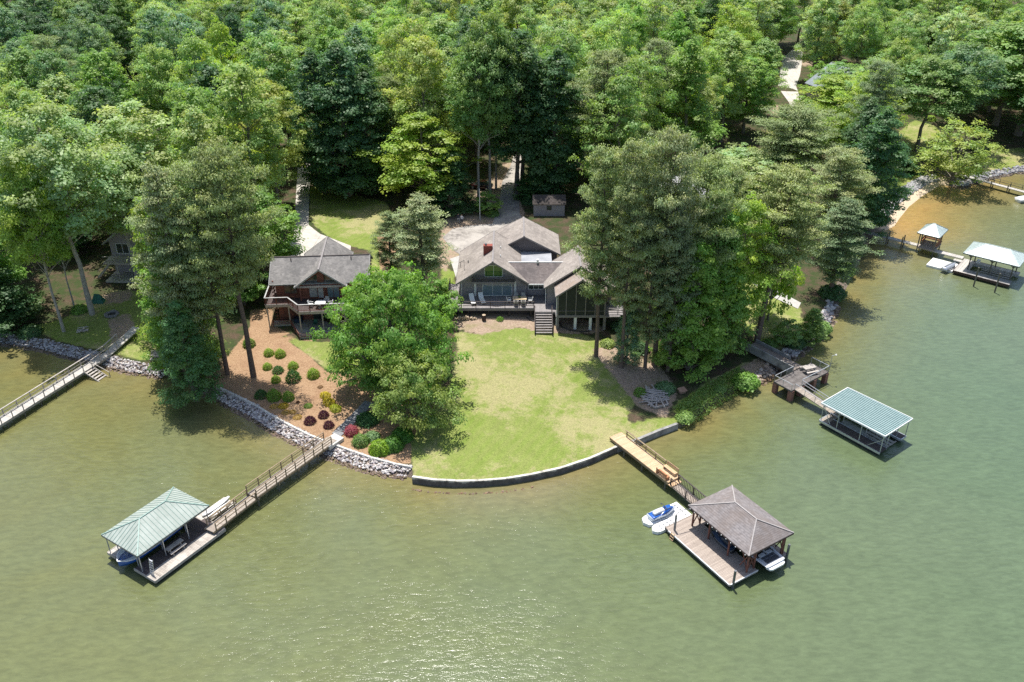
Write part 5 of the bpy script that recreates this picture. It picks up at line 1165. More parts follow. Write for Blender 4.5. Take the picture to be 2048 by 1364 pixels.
# garden steps of slabs
P0, P1 = Vector(atg(736, 808)), Vector(atg(672, 872)); d_ = (P1 - P0); ang = math.atan2(d_.y, d_.x)
for k in range(9):
    p = P0.lerp(P1, k / 8.6); z = zt(p.x, p.y) + .05; b = MB(); b.box(0, 0, .0, d_.length / 9 - .08, 1.25, .14); o = b.build('garden_step', M['bluestone']); o.location = (p.x, p.y, z); o.rotation_euler.z = ang + random.uniform(-.05, .05)
    tag(o, ('topmost', 'second', 'third', 'fourth', 'fifth', 'sixth', 'seventh', 'eighth', 'lowest')[k] + ' grey stone slab step counted from the big tree down to the bridge', 'stone step', 'slab steps down to the bridge')
b = MB(); p = Vector(at(664, 880, 1.2)); b.box(0, 0, -.12, 2.2, 1.5, .4); o = b.build('landing_slab', M['concrete']); o.location = (p.x, p.y, 1.1); o.rotation_euler.z = R(55); tag(o, 'pale concrete slab at the shore end of the wooden bridge', 'slab')
# ------------------------------------------------------------------ vegetation
def leaf_mesh(name, cen, nor, size, aspect, col, mat, rng, stretch=None):
    n_ = len(cen)
    nor = nor / np.linalg.norm(nor, axis=1)[:, None]
    ref = rng.normal(size=(n_, 3)) if stretch is None else stretch
    tx = np.cross(nor, ref); tx /= np.maximum(np.linalg.norm(tx, axis=1)[:, None], 1e-6); ty = np.cross(nor, tx)
    a = (size * aspect / 2)[:, None]; b = (size / 2)[:, None]
    fold = nor * (size * .12)[:, None]
    v = np.stack([cen - tx * a * rng.uniform(.7, 1.2, (n_, 1)) + fold, cen - ty * b * rng.uniform(.8, 1.2, (n_, 1)) - fold, cen + tx * a * rng.uniform(.7, 1.2, (n_, 1)) + fold, cen + ty * b * rng.uniform(.8, 1.2, (n_, 1)) - fold], axis=1).reshape(-1, 3)
    me = bpy.data.meshes.new(name)
    me.vertices.add(n_ * 4); me.vertices.foreach_set('co', v.astype(np.float32).ravel())
    me.loops.add(n_ * 4); me.loops.foreach_set('vertex_index', np.arange(n_ * 4, dtype=np.int32))
    me.polygons.add(n_); me.polygons.foreach_set('loop_start', np.arange(0, n_ * 4, 4, dtype=np.int32)); me.polygons.foreach_set('loop_total', np.full(n_, 4, dtype=np.int32))
    me.update(calc_edges=True)
    ca = me.color_attributes.new('lc', 'FLOAT_COLOR', 'POINT'); ca.data.foreach_set('color', np.c_[np.repeat(col, 4, axis=0), np.ones(n_ * 4)].astype(np.float32).ravel())
    me.materials.append(mat); return me
def limb(mb, a, b, r0, r1, rng, k=3, n=6, sag=.12):
    a = np.array(a, float); b = np.array(b, float); L = np.linalg.norm(b - a); p = a; r = r0
    for i in range(1, k + 1):
        t = i / k; q = a + (b - a) * t + (rng.normal(size=3) * L * .03 if i < k else 0) + np.array([0, 0, -L * sag * math.sin(math.pi * t)])
        r2 = r0 + (r1 - r0) * t; mb.cyl(p, q, r, r2, n, cap=False); p, r = q, r2
def broadleaf(nm, seed, H, z0, R_, nb, per, ls, prof, tr=.3, blob=1.25, flat=.75, lobes=7, lobeamp=.22, jag=.35):
    rng = np.random.RandomState(seed); C_, N_, S_, K_ = [], [], [], []
    ph = rng.uniform(0, 6.28, 4); cent = []
    for i in range(nb):
        t = rng.uniform(0, 1) ** .85; a = rng.uniform(0, 6.28)
        rr = R_ * prof(t) * (1 + lobeamp * math.sin(lobes * .5 * a + ph[0] + 5 * t) * math.sin(3 * a + ph[1]) + rng.normal() * .1)
        q = math.sqrt(rng.uniform(.12, 1)) if rng.uniform() < .7 else rng.uniform(.85, 1.12)
        z = z0 + (H - z0) * t; z += rng.normal() * .4
        br = blob * rng.uniform(.6, 1.35) * (1 - .35 * t)
        c = np.array([rr * q * math.cos(a), rr * q * math.sin(a), z]); cent.append((c, q, t))
        m_ = int(per * (br / blob) ** 2 * rng.uniform(.8, 1.2))
        d = rng.normal(size=(m_, 3)); d[:, 2] = np.where(d[:, 2] < -.25, -d[:, 2] * .6, d[:, 2]); d /= np.linalg.norm(d, axis=1)[:, None]
        rad = br * rng.uniform(.45, 1.12, (m_, 1)) * (1 + jag * rng.normal(size=(m_, 1)) * .5)
        C_.append(c + d * rad * np.array([1, 1, flat]))
        out = np.array([math.cos(a), math.sin(a), .2]) * .45
        N_.append(d * .95 + out + np.array([0, 0, .75]) + rng.normal(size=(m_, 3)) * .36)
        S_.append(ls * rng.uniform(.6, 1.45, m_))
        tone = rng.uniform(.84, 1.16); yel = rng.uniform(-.1, .14)
        k = np.ones((m_, 3)) * tone * rng.uniform(.88, 1.12, (m_, 1)); k[:, 0] *= 1 + yel; k[:, 2] *= 1 - yel; K_.append(k)
    cr = leaf_mesh(nm + '_crown', np.vstack(C_), np.vstack(N_), np.concatenate(S_), .75, np.vstack(K_), M['leaf'], rng)
    mb = MB(); k = 7; pts = [np.array([0, 0, -.4])]
    for i in range(1, k + 1): pts.append(np.array([rng.normal() * .018 * H * i / k, rng.normal() * .018 * H * i / k, H * .93 * i / k]))
    for i in range(k): mb.cyl(pts[i], pts[i + 1], tr * (1 - i / k) ** .8 + .04 if i else tr * 1.35, tr * (1 - (i + 1) / k) ** .8 + .04, 8, cap=False)
    for c, q, t in cent[:int(nb * .28)]:
        if q > .5:
            zb = max(z0 * .75, c[2] - np.hypot(c[0], c[1]) * .75); f = min(.98, zb / (H * .93)); i = min(k - 1, int(f * k)); g = f * k - i
            limb(mb, pts[i] * (1 - g) + pts[i + 1] * g, c, max(.05, tr * .42 * (1 - f)), .025, rng, 3, 5, -.06)
    o = mb.build(nm + '_trunk', M['bark'], fix=False); tm = o.data; bpy.data.objects.remove(o)
    return cr, tm
def pine(nm, seed, H, z0, R_, nbr, per, prof, tr=.3, ls=.29, pad=1.0):
    rng = np.random.RandomState(seed); C_, N_, S_, K_, T_ = [], [], [], [], []; mb = MB()
    k = 8; pts = [np.array([0, 0, -.4])] + [np.array([rng.normal() * .012 * H * i / k, rng.normal() * .012 * H * i / k, H * .97 * i / k]) for i in range(1, k + 1)]
    for i in range(k): mb.cyl(pts[i], pts[i + 1], tr * (1 - i / k) ** .7 + .04 if i else tr * 1.3, tr * (1 - (i + 1) / k) ** .7 + .04, 8, cap=False)
    for j in range(nbr):
        t = (j + rng.uniform(0, 1)) / nbr; z = z0 + (H - z0) * t ** .9; a = j * 2.4 + rng.uniform(-.5, .5); L = R_ * prof(t) * rng.uniform(.42, 1.2)
        f = min(.98, (z - .08 * L) / (H * .97)); i = min(k - 1, int(f * k)); g = f * k - i; st = pts[i] * (1 - g) + pts[i + 1] * g
        en = np.array([math.cos(a) * L, math.sin(a) * L, z + L * rng.uniform(.02, .28)]); limb(mb, st, en, max(.04, .11 * (1 - t)), .02, rng, 3, 5, .03)
        np_ = max(3, int(2.6 * L / pad))
        for q in range(np_):
            u = rng.uniform(.3, 1.06) if np_ > 3 else rng.uniform(.5, 1.05); sp = .32 * L * u; c = st + (en - st) * u + np.array([-math.sin(a), math.cos(a), 0]) * rng.uniform(-sp, sp) + np.array([0, 0, rng.uniform(-.1, .35)])
            br = pad * rng.uniform(.5, 1.05); m_ = int(per * (br / pad) ** 2)
            d = rng.normal(size=(m_, 3)); d[:, 2] = np.abs(d[:, 2]) * .7 - .15; d /= np.linalg.norm(d, axis=1)[:, None]
            C_.append(c + d * br * rng.uniform(.3, 1.05, (m_, 1)) * np.array([1, 1, .55]))
            T_.append(d * .6 + np.array([0, 0, .9]) + rng.normal(size=(m_, 3)) * .35)
            N_.append(d * 1.0 + np.array([0, 0, .8]) + rng.normal(size=(m_, 3)) * .38); S_.append(ls * rng.uniform(.7, 1.3, m_))
            tone = rng.uniform(.75, 1.25); w_ = rng.uniform(-.08, .12); kk = np.ones((m_, 3)) * tone * rng.uniform(.75, 1.25, (m_, 1)); kk[:, 0] *= 1 + w_; K_.append(kk)
    cr = leaf_mesh(nm + '_crown', np.vstack(C_), np.vstack(N_), np.concatenate(S_), .5, np.vstack(K_), M['needle'], rng, stretch=np.vstack(T_))
    o = mb.build(nm + '_trunk', M['bark_pine'], fix=False); tm = o.data; bpy.data.objects.remove(o)
    return cr, tm
P_round = lambda t: math.sin(math.pi * min(1, .12 + .86 * t)) ** .6
P_tall = lambda t: (math.sin(math.pi * min(1, .14 + .83 * t)) ** .55) * (1.05 - .3 * t)
P_cone = lambda t: (1 - t) ** .62 * .95 + .06
P_dome = lambda t: math.sqrt(max(0.02, 1 - (t * .98) ** 2.2)) * (.8 + .2 * min(1, t * 4))
P_pine = lambda t: (math.sin(math.pi * min(1, .16 + .80 * t)) ** .7)
P_pinel = lambda t: min(1, .45 + t * 2) * (1 - t ** 2.6) ** .6
SPC = {  # nominal height, crown radius, meshes
    'tallA': (25, 4.6, broadleaf('poplar', 11, 25, 8, 4.6, 210, 110, .35, P_tall, blob=1.0, flat=1.3)),
    'tallB': (25, 4.8, broadleaf('tulip', 12, 25, 6.5, 4.8, 190, 118, .35, P_tall, blob=1.1, flat=1.15, lobes=5, lobeamp=.3)),
    'roundA': (22, 5.4, broadleaf('oak', 13, 22, 5.5, 5.4, 175, 140, .36, P_round, blob=1.4)),
    'roundB': (20, 5.2, broadleaf('maple', 14, 20, 4.5, 5.2, 180, 120, .34, P_round, lobes=9, lobeamp=.3)),
    'roundC': (22, 5.0, broadleaf('hickory', 24, 22, 7, 5.0, 150, 110, .37, P_round, lobes=6, lobeamp=.34, blob=1.2)),
    'tallC': (24, 4.4, broadleaf('sweetgum', 51, 24, 7.5, 4.4, 170, 110, .34, lambda t: (1 - t ** 1.6) ** .6 * (.75 + .25 * math.sin(9 * t)), blob=1.25, flat=.9, lobes=8, lobeamp=.35)),
    'roundD': (21, 5.6, broadleaf('white_oak', 52, 21, 5, 5.6, 150, 140, .36, lambda t: math.sin(math.pi * min(1, .2 + .72 * t)) ** .5, blob=1.6, flat=.7, lobes=4, lobeamp=.4)),
    'bare': (25, 6.2, broadleaf('bare_poplar', 41, 25, 11.5, 6.2, 260, 120, .33, P_tall, blob=1.15, flat=1.1, tr=.26)),
    'dense': (23, 4.8, broadleaf('beech', 15, 23, 1.2, 4.8, 260, 125, .34, lambda t: (1 - t ** 2.2) ** .6 * (.8 + .2 * t), blob=1.2)),
    'column': (15, 3.2, broadleaf('ivy', 16, 15, .4, 3.2, 230, 120, .26, lambda t: (1 - t) ** .5 * .9 + .12, blob=.95)),
    'spread': (9.5, 7.3, broadleaf('spreading', 17, 9.5, 1.0, 7.3, 430, 130, .26, P_dome, .35, blob=1.05, flat=.55, lobes=8, lobeamp=.14)),
    'small': (6.5, 4.8, broadleaf('dogwood', 18, 6.5, 1.3, 4.8, 150, 120, .23, P_dome, .18, blob=.85, flat=.7, lobes=6, lobeamp=.3)),
    'young': (8, 2.6, broadleaf('young', 19, 8, 1.2, 2.6, 90, 75, .30, P_round, .12, blob=.75)),
    'loose': (11, 4.6, broadleaf('river_birch', 20, 11, 1.6, 4.6, 150, 70, .28, lambda t: math.sin(math.pi * min(1, .2 + .76 * t)) ** .5, .2, blob=.95, jag=.6)),
    'pineA': (22, 5.0, pine('pine', 21, 22, 6.5, 5.0, 84, 74, P_pine, pad=1.1)),
    'pineB': (22, 4.4, pine('shortleaf_pine', 22, 22, 3.5, 4.4, 96, 66, P_pinel, pad=1.0)),
    'pineC': (21, 6.2, pine('loblolly_pine', 23, 21, 8.5, 6.2, 92, 84, P_pine, tr=.38, pad=1.3)),
}
KIND = {'pineA': 'pine_tree', 'pineB': 'pine_tree', 'pineC': 'pine_tree', 'young': 'young_tree', 'small': 'small_tree'}
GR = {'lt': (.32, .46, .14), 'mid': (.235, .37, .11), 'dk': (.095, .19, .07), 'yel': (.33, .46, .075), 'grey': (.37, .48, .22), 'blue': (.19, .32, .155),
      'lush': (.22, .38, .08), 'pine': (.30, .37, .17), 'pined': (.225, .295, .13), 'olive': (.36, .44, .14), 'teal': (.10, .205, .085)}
def tree(sp, x, y, z, h, r, col, label, group=None, bark=None, lean=(0, 0), rz=None, sz=None):
    H0, R0, (cm, tm) = SPC[sp]
    o = empty(KIND.get(sp, 'broadleaf_tree'), (x, y, z), 0, label, 'tree', group)
    o.rotation_euler = (lean[0], lean[1], rz if rz is not None else random.uniform(0, 6.28)); o.scale = (r / R0, r / R0, h / H0)
    t_ = bpy.data.objects.new('trunk', tm); C.objects.link(t_); t_.parent = o
    if bark: t_.material_slots[0].link = 'OBJECT'; t_.material_slots[0].material = M[bark]
    c_ = bpy.data.objects.new('crown', cm); C.objects.link(c_); c_.parent = o
    g = GR[col] if isinstance(col, str) else col; v = random.uniform(.92, 1.08); c_.color = (g[0] * v * random.uniform(.95, 1.06), g[1] * v, g[2] * v * random.uniform(.85, 1.15), 1)
    TREES.append((x, y, z, h, r)); return o
TREES = []
def hero(sp, bx, by, ty, rpx, col, label, group=None, bark=None, lean=(0, 0), z=None):
    """a tree from its foot in the photograph, the height of its top and its crown's half width"""
    x, y, z = atg(bx, by) if z is None else at(bx, by, z)
    lo, hi = 1.0, 45.0
    for _ in range(30):
        m_ = (lo + hi) / 2; q = pr(x, y, z + m_)
        if q[1] > ty: lo = m_
        else: hi = m_
    h = lo; d = math.hypot(y, CAM_H - z - h * .6); r = rpx / FPX * math.hypot(d, x)
    return tree(sp, x, y, z, h, r, col, label, group, bark, lean)
def topt(sp, tx, ty, h, rpx, col, label, group=None, bark=None, lean=(0, 0)):
    z = 3.0
    for _ in range(4): x, y, _z = at(tx, ty, z + h); z = zt(x, y)
    d = math.hypot(y, CAM_H - z - h * .6); r = rpx / FPX * math.hypot(d, x)
    return tree(sp, x, y, z, h, r, col, label, group, bark, lean)
GP, GW, GE = 'trees on the point', 'trees in the western yard', 'trees along the eastern cove'
# western yard
hero('bare', 185, 628, 225, 105, 'grey', 'tall tree with long pale bare trunk standing in the western yard lawn', GW, 'bark_pale')
hero('bare', 128, 663, 330, 58, 'yel', 'yellow green tree on a pale leaning trunk nearest the western rocks', GW, 'bark_pale')
hero('bare', 150, 618, 390, 32, 'lush', 'mid green tree with pale trunk behind the tallest western yard tree', GW, 'bark_pale')
hero('roundB', -5, 622, 350, 74, 'lush', 'dense bright green tree filling the left photo edge above the rocks', GW)
hero('young', 40, 645, 580, 36, 'dk', 'low dark leafy tree by the western shore at the yard edge', GW)
hero('column', -20, 650, 470, 70, 'dk', 'dark leafy tree cut by the left photo edge above the shore', GW)
hero('dense', 150, 500, 330, 50, 'dk', 'dark tree in shade directly west of the half hidden cabin', GW)
topt('bare', 215, 300, 21, 75, 'grey', 'silvery arching tree above the half hidden cabin roof', GW, 'bark_pale')
topt('tallB', 250, 215, 24, 90, 'grey', 'pale silvery crown high behind the western cabin', GW)
hero('pineB', 395, 762, 335, 72, 'pine', 'westernmost of the three olive pines by the mulch bed', GP)
hero('pineA', 455, 748, 330, 70, 'pine', 'middle of the three olive pines by the mulch bed', GP)
hero('pineC', 507, 752, 292, 85, 'pine', 'tallest olive pine rising from the mulch bed beside the log house', GP)
hero('column', 392, 796, 612, 46, (.125, .25, .08), 'dark ivy covered tree overhanging the water west of the mulch bed', GP, z=1.0)
hero('column', 375, 738, 425, 56, 'lush', 'bright green leafy tree west of the three olive pines', GP)
hero('column', 405, 742, 480, 42, 'mid', 'leafy green tree at the foot of the three olive pines', GP)
hero('column', 345, 680, 410, 42, 'yel', 'yellowish green tree half hiding the western cabin', GP)
hero('young', 365, 715, 590, 32, 'mid', 'low green tree between the cabin and the dark ivy covered tree', GP)
hero('young', 490, 610, 520, 40, 'lush', 'small green tree on the west side of the log house', GP)
hero('roundB', 535, 560, 385, 72, 'lush', 'bright green spreading tree between the driveway and the log house roof', GP)
hero('roundB', 470, 560, 380, 60, 'mid', 'green tree behind the olive pines next to the driveway', GP)
# between the houses
hero('pineB', 848, 590, 392, 66, 'pine', 'olive pine standing between the log house and the grey house', GP)
hero('pineB', 785, 560, 425, 40, 'pined', 'smaller olive pine edging the back lawn', GP)
hero('spread', 790, 772, 553, 126, (.19, .335, .07), 'largest spreading round tree on the slope between the two houses', GP)
hero('small', 832, 852, 724, 86, (.29, .39, .105), 'lower pale olive tree leaning over the lawn below the largest tree', GP)
hero('young', 880, 640, 560, 36, 'lush', 'small yellow green tree by the western deck corner', GP)
# behind the back lawn
hero('dense', 700, 392, 95, 72, 'teal', 'very tall dark tree at the back lawn edge, nearest the lawn', 'dark trees behind the back lawn')
hero('dense', 650, 385, 110, 60, 'dk', 'very tall dark tree beside the driveway at the back lawn edge', 'dark trees behind the back lawn')
hero('dense', 745, 385, 140, 62, 'dk', 'very tall dark tree between the back lawn and the bright yellow green tree', 'dark trees behind the back lawn')
hero('roundB', 846, 415, 236, 80, 'yel', 'bright yellow green round tree behind the olive pine', 'trees behind the houses')
hero('column', 900, 420, 300, 45, 'dk', 'dark low tree at the west side of the shaded drive', 'trees behind the houses')
for bx, by, ty, rp, lb in ((957, 402, 95, 62, 'tall tree with slim bare grey trunk by the white pole'), (980, 392, 40, 66, 'tall tree with curved bare grey trunk on the grass island'), (992, 378, 60, 50, 'tall bare trunked tree at the rear of the grass island'), (1033, 385, 70, 70, 'tall tree whose trunk stands at the east side of the shaded drive'), (1046, 378, 110, 66, 'tall dark trunked tree just west of the shed')):
    hero('bare' if bx < 1000 else 'tallB', bx, by, ty, rp, 'mid' if bx < 1000 else 'dk', lb, 'tall trees round the shaded drive', 'bark_pale' if bx < 1000 else None)
hero('column', 1075, 395, 330, 40, 'dk', 'dark leafy bush like tree touching the shed from behind', 'trees behind the houses')
hero('dense', 1110, 392, 105, 66, 'dk', 'tall dark tree rising directly behind the shed', 'trees behind the houses')
hero('young', 975, 428, 385, 24, 'lush', 'small leafy tree on the grass island beside the white pole', 'trees behind the houses')
# pines and leafy trees east of the grey house
hero('pineA', 1192, 712, 300, 66, 'pine', 'tall pine with a bare trunk directly before the glazed porch', GP)
hero('pineA', 1242, 735, 288, 62, 'pine', 'tall pine on the lawn edge, second from the glazed porch', GP)
hero('pineC', 1308, 730, 268, 80, 'pine', 'highest pine of the clump east of the grey house', GP)
hero('pineB', 1290, 735, 400, 50, 'pined', 'lower dark pine above the heap of branches', GP)
hero('pineC', 1378, 700, 318, 80, 'pine', 'broad pine at the middle of the point', GP)
hero('pineB', 1335, 742, 430, 50, 'pined', 'dark dense pine behind the framed heap of branches', GP)
hero('pineA', 1262, 600, 330, 60, 'pine', 'pine standing just east of the glazed porch, behind the highest pine', GP)
hero('pineB', 1430, 640, 330, 55, 'pine', 'grey green pine inland of the bright leafy clump', GP)
hero('column', 1252, 728, 590, 24, 'blue', 'bluish leafy vine clad trunk on the lawn edge', GP)
hero('column', 1378, 738, 500, 60, 'lush', 'lush leafy tree nearest the green bank above the water', GP)
hero('column', 1425, 700, 440, 58, 'lush', 'lush leafy tree in the middle of the bright clump', GP)
hero('dense', 1350, 715, 470, 46, 'mid', 'mid green tree between the pines and the bright clump', GP)
hero('roundB', 1462, 690, 410, 62, 'yel', 'yellow green tree topping the bright clump by the eastern yard', GP)
hero('young', 1535, 640, 455, 42, 'yel', 'bright young tree just beyond the leaning pine trunk', GP)
hero('pineC', 1512, 688, 352, 92, 'pine', 'great pine with a thick leaning trunk above the brick pier terrace', GP, lean=(0, R(11)))
hero('pineC', 1560, 420, 215, 85, 'pined', 'rounded dark olive pine crown further inland on the point', GP)
hero('pineB', 1660, 590, 400, 60, 'pined', 'dark pine at the eastern shore of the point', GP)
hero('pineA', 1650, 500, 300, 62, 'pine', 'olive pine behind the great leaning pine', GP)
hero('dense', 1725, 470, 225, 58, 'teal', 'tall dark leafy tree at the tip above the narrow gazebo walkway', GE)
hero('dense', 1700, 430, 205, 55, 'dk', 'tall dark leafy tree inland of the tip above the beach', GE)
hero('column', 1620, 682, 620, 24, 'mid', 'small leafy tree on the rocks below the great leaning pine', GP)
hero('young', 1570, 690, 640, 26, 'mid', 'sparse sapling beside the parapet of the terrace path', GP)
hero('roundC', 1480, 420, 300, 70, 'grey', 'pale grey green round tree behind the hidden house', GP)
# eastern cove
hero('loose', 1902, 368, 252, 66, 'olive', 'weeping light green tree at the water between beach and cove walkway', GE)
hero('bare', 1832, 303, 120, 75, 'mid', 'tree with a straight dark trunk on the small oval lawn', GE)
hero('bare', 1893, 292, 95, 66, 'blue', 'large blue green tree right behind the small oval lawn', GE)
hero('young', 1800, 345, 310, 26, 'dk', 'dark shrubby tree in front of the small oval lawn', GE)
hero('roundA', 1990, 250, 50, 80, 'mid', 'large green tree above the far cove lawn', GE)
hero('tallA', 2035, 270, 40, 80, 'mid', 'tree with dark leaning trunk at the right photo edge', GE, lean=(0, R(5)))
hero('roundB', 1712, 330, 150, 58, 'yel', 'yellow green crown between the eastern road and the dark tip trees', GE)
hero('roundB', 1660, 260, 155, 66, 'yel', 'yellow green crown just beyond the rounded olive pine', GE)
hero('roundC', 1672, 232, 128, 46, 'mid', 'green tree hiding most of the blue grey roof', GE)
hero('roundA', 2100, 300, 120, 80, 'dk', 'dark tree just outside the right photo edge by the cove', GE)

# forest fill: even spacing, kept off yards, roads, houses and everything placed above
rf_ = random.Random(21); pts_ = [(a, b, min(r, 3.2)) for a, b, z, h, r in TREES]
OPEN = [np.array(q) for q in LAWN[:9] + MULCH[:1] + DIRT[:4]] + [np.array(gp(q)) for q in (DRIVE, DRIVE2, ROAD, PATH)]
FRONT = [(-900, 560), (-120, 600), (0, 575), (120, 545), (170, 500), (330, 520), (360, 560), (470, 545), (560, 520), (590, 400), (640, 375), (760, 380), (900, 400), (940, 370), (1000, 325), (1050, 350), (1140, 395), (1180, 430), (1300, 470), (1440, 500), (1500, 430), (1600, 420), (1640, 440), (1690, 420), (1745, 390), (1780, 225), (1900, 215), (1975, 240), (2030, 262), (2200, 290), (2700, 290)]
FW = np.array(gp(FRONT)); FWP = np.vstack([FW, [(500, 700), (-500, 700)]])
cand = []; H_OPEN = [(1640, 205, 9), (1655, 190, 9)]
blk = [(FH.location.x, FH.location.y + 7, 10), (FH2.location.x, FH2.location.y + 5, 8), (CB.location.x, CB.location.y + 4, 7), (8, 116, 14), (-26.5, 111, 9), (SHD.location.x + 2, SHD.location.y + 1, 4), (car.location.x, car.location.y, 4)]
CL = np.random.RandomState(77)
tries = 0
cands = np.c_[CL.uniform(-190, 190, 26000), CL.uniform(90, 285, 26000)]
ok = inside(cands, FWP)
for q in OPEN: ok &= sdist(cands, q) < -2.6
hx = cands[:, 0] / cands[:, 1]; ok &= np.abs(hx) < .72
cands = cands[ok]
for x, y in cands:
    dmin = 6.6 + .012 * (y - 100)
    if any((x - a) ** 2 + (y - b) ** 2 < (max(dmin, c + 2.4)) ** 2 for a, b, c in pts_) or any((x - a) ** 2 + (y - b) ** 2 < (c + 2) ** 2 for a, b, c in blk): continue
    pts_.append((x, y, 3.0)); cand.append((x, y))
cand.sort(key=lambda p: p[1])
def patch(x, y, s):   # smooth tone fields so that like trees stand together
    return math.sin(x * .045 * s + 1.3) + math.sin(y * .06 * s + x * .02) + math.sin((x - y) * .03 * s + 4)
def words(px, py, col, sp):
    look = {'lt': 'light green', 'mid': 'mid green', 'dk': 'dark green', 'yel': 'yellow green', 'grey': 'pale silvery green', 'blue': 'bluish green', 'lush': 'rich green', 'pine': 'olive', 'pined': 'dull olive', 'olive': 'olive green', 'teal': 'deep green'}[col]
    side = ''
    return f"{look} forest {'pine' if 'pine' in sp else 'tree'}"
nf = 0; FOR = []
for x, y in cand:
    z = zt(x, y); px, py = pr(x, y, z + 22)
    if px < -160 or px > 2210 or py < -230: continue
    v = patch(x, y, 1) + rf_.gauss(0, .8)
    sp = rf_.choices(['tallA', 'tallB', 'roundA', 'roundB', 'roundC', 'dense', 'pineA', 'tallC', 'roundD', 'bare'], [20, 16, 13, 12, 13, 5, 3, 14, 15, 5])[0]
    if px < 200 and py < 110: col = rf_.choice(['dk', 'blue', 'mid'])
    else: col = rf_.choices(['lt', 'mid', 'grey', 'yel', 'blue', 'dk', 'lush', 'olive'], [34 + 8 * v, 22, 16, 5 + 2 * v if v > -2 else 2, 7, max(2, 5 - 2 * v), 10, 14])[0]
    if sp == 'dense' and col in ('lt', 'yel', 'grey'): col = 'mid'
    if sp == 'pineA': col = 'pined'
    h = rf_.uniform(19, 27) * (1 if y < 170 else .95); r = rf_.uniform(4.3, 6.1)
    if px > 1480: h *= .86
    if px < 260 and py < 600: h *= .9
    # keep sight lines to the roads, lawns, roofs seen between the crowns
    blocked = False
    for tx, ty, wd in ((1578, 150, 34), (1600, 200, 16), (1835, 275, 60), (1650, 165, 10), (1515, 315, 30), (1545, 250, 20), (1025, 345, 14), (270, 205, 20), (1000, 205, 14), (620, 250, 16)):
        qx, qy = pr(x, y, z + h * .6); bx, by = pr(x, y, z); tpx, tpy = pr(x, y, z + h)
        hw = r / math.hypot(math.hypot(x, y), CAM_H - z) * FPX
        if abs(qx - tx) < hw * .75 + wd * .5 and tpy < ty + 8 and by > ty + 4: blocked = True
    if blocked:
        h = rf_.uniform(6, 9); r = 2.6; sp = 'young'
        tpx, tpy = pr(x, y, z + h); bx, by = pr(x, y, z)
        if any(abs(tpx - tx) < wd * .6 + 18 and tpy - 4 < ty < by + 6 for tx, ty, wd in ((1578, 150, 26), (1596, 190, 20), (1835, 280, 46), (1515, 315, 20))): continue
    tx_, ty_ = pr(x, y, z + h); lb = words(tx_, ty_, col, sp)
    if ty_ < -60 and nf > 0 and rf_.random() < .5: continue
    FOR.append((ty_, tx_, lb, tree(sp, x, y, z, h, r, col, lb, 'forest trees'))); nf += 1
ONES = 'first second third fourth fifth sixth seventh eighth ninth tenth eleventh twelfth thirteenth fourteenth fifteenth sixteenth seventeenth eighteenth nineteenth'.split()
def ordinal(k):
    return ONES[k - 1] if k < 20 else {2: 'twentieth', 3: 'thirtieth', 4: 'fortieth', 5: 'fiftieth'}[k // 10] if k % 10 == 0 else {2: 'twenty', 3: 'thirty', 4: 'forty', 5: 'fifty'}[k // 10] + '-' + ONES[k % 10 - 1]
FOR.sort(key=lambda q: q[0]); k_rows = math.ceil(len(FOR) / 24)
for q in range(k_rows):
    row = sorted(FOR[q * 24:(q + 1) * 24], key=lambda t: t[1])
    for i, (ty_, tx_, lb, o) in enumerate(row): o['label'] = f"{lb}, {ordinal(i + 1)} from the left in the {ordinal(q + 1)} row from the top"
print('forest trees', nf, 'all', len(TREES))

# shrubs
def bush_mesh(nm, seed, n_, ls, flat=.85, spiky=False, z_lo=.0):
    rng = np.random.RandomState(seed); d = rng.normal(size=(n_, 3)); d[:, 2] = np.abs(d[:, 2]) if not spiky else np.abs(d[:, 2]) * 1.2; d /= np.linalg.norm(d, axis=1)[:, None]
    lump = 1 + .09 * np.sin(d[:, 0] * 9 + seed) * np.sin(d[:, 1] * 8) + .05 * rng.normal(size=n_); c = d * (lump * rng.uniform(.72, 1.04, n_) ** .5)[:, None]
    c[:, 2] = c[:, 2] * flat + z_lo
    nn = d * (1.1 if not spiky else .3) + rng.normal(size=(n_, 3)) * (.4 if not spiky else .8) + np.array([0, 0, .3]); k = np.ones((n_, 3)) * rng.uniform(.7, 1.3, (n_, 1))
    return leaf_mesh(nm, c, nn, ls * rng.uniform(.6, 1.4, n_), .7 if not spiky else .3, k, M['leaf'], rng, stretch=None if not spiky else d + rng.normal(size=(n_, 3)) * .3)
BM = {'ball': bush_mesh('ball_shrub', 31, 1500, .15, 1.3), 'mound': bush_mesh('mound_shrub', 32, 1100, .14, .75), 'spiky': bush_mesh('spiky_shrub', 33, 900, .30, 1.15, True), 'big': bush_mesh('big_shrub', 34, 3600, .12, 1.0), 'wild': bush_mesh('wild_shrub', 35, 1700, .17, .9, False)}
stem = MB(); stem.cyl((0, 0, -.3), (0, 0, .6), .05, .03, 6); so_ = stem.build('stem_src', M['bark'], fix=False); STM = so_.data; bpy.data.objects.remove(so_)
def shrub(kind, px, py, r, hs, col, label, group, cat='shrub', sy=1, rz=0):
    x, y, z = atg(px, py); o = empty('shrub', (x, y, z), rz, label, cat, group); o.scale = (r, r * sy, r * hs)
    c_ = bpy.data.objects.new('leaves', BM[kind]); C.objects.link(c_); c_.parent = o; c_.color = (*col, 1)
    s_ = bpy.data.objects.new('stem', STM); C.objects.link(s_); s_.parent = o; return o
Z8 = lambda x, y: (400 + x / 3.657, 640 + y / 3.657)
SG = 'round shrubs planted in the mulch bed'
lime, lime2, dkg, gold, tan, purp, pink = (.25, .38, .04), (.20, .34, .045), (.09, .19, .06), (.62, .46, .05), (.60, .42, .14), (.09, .022, .045), (.42, .10, .14)
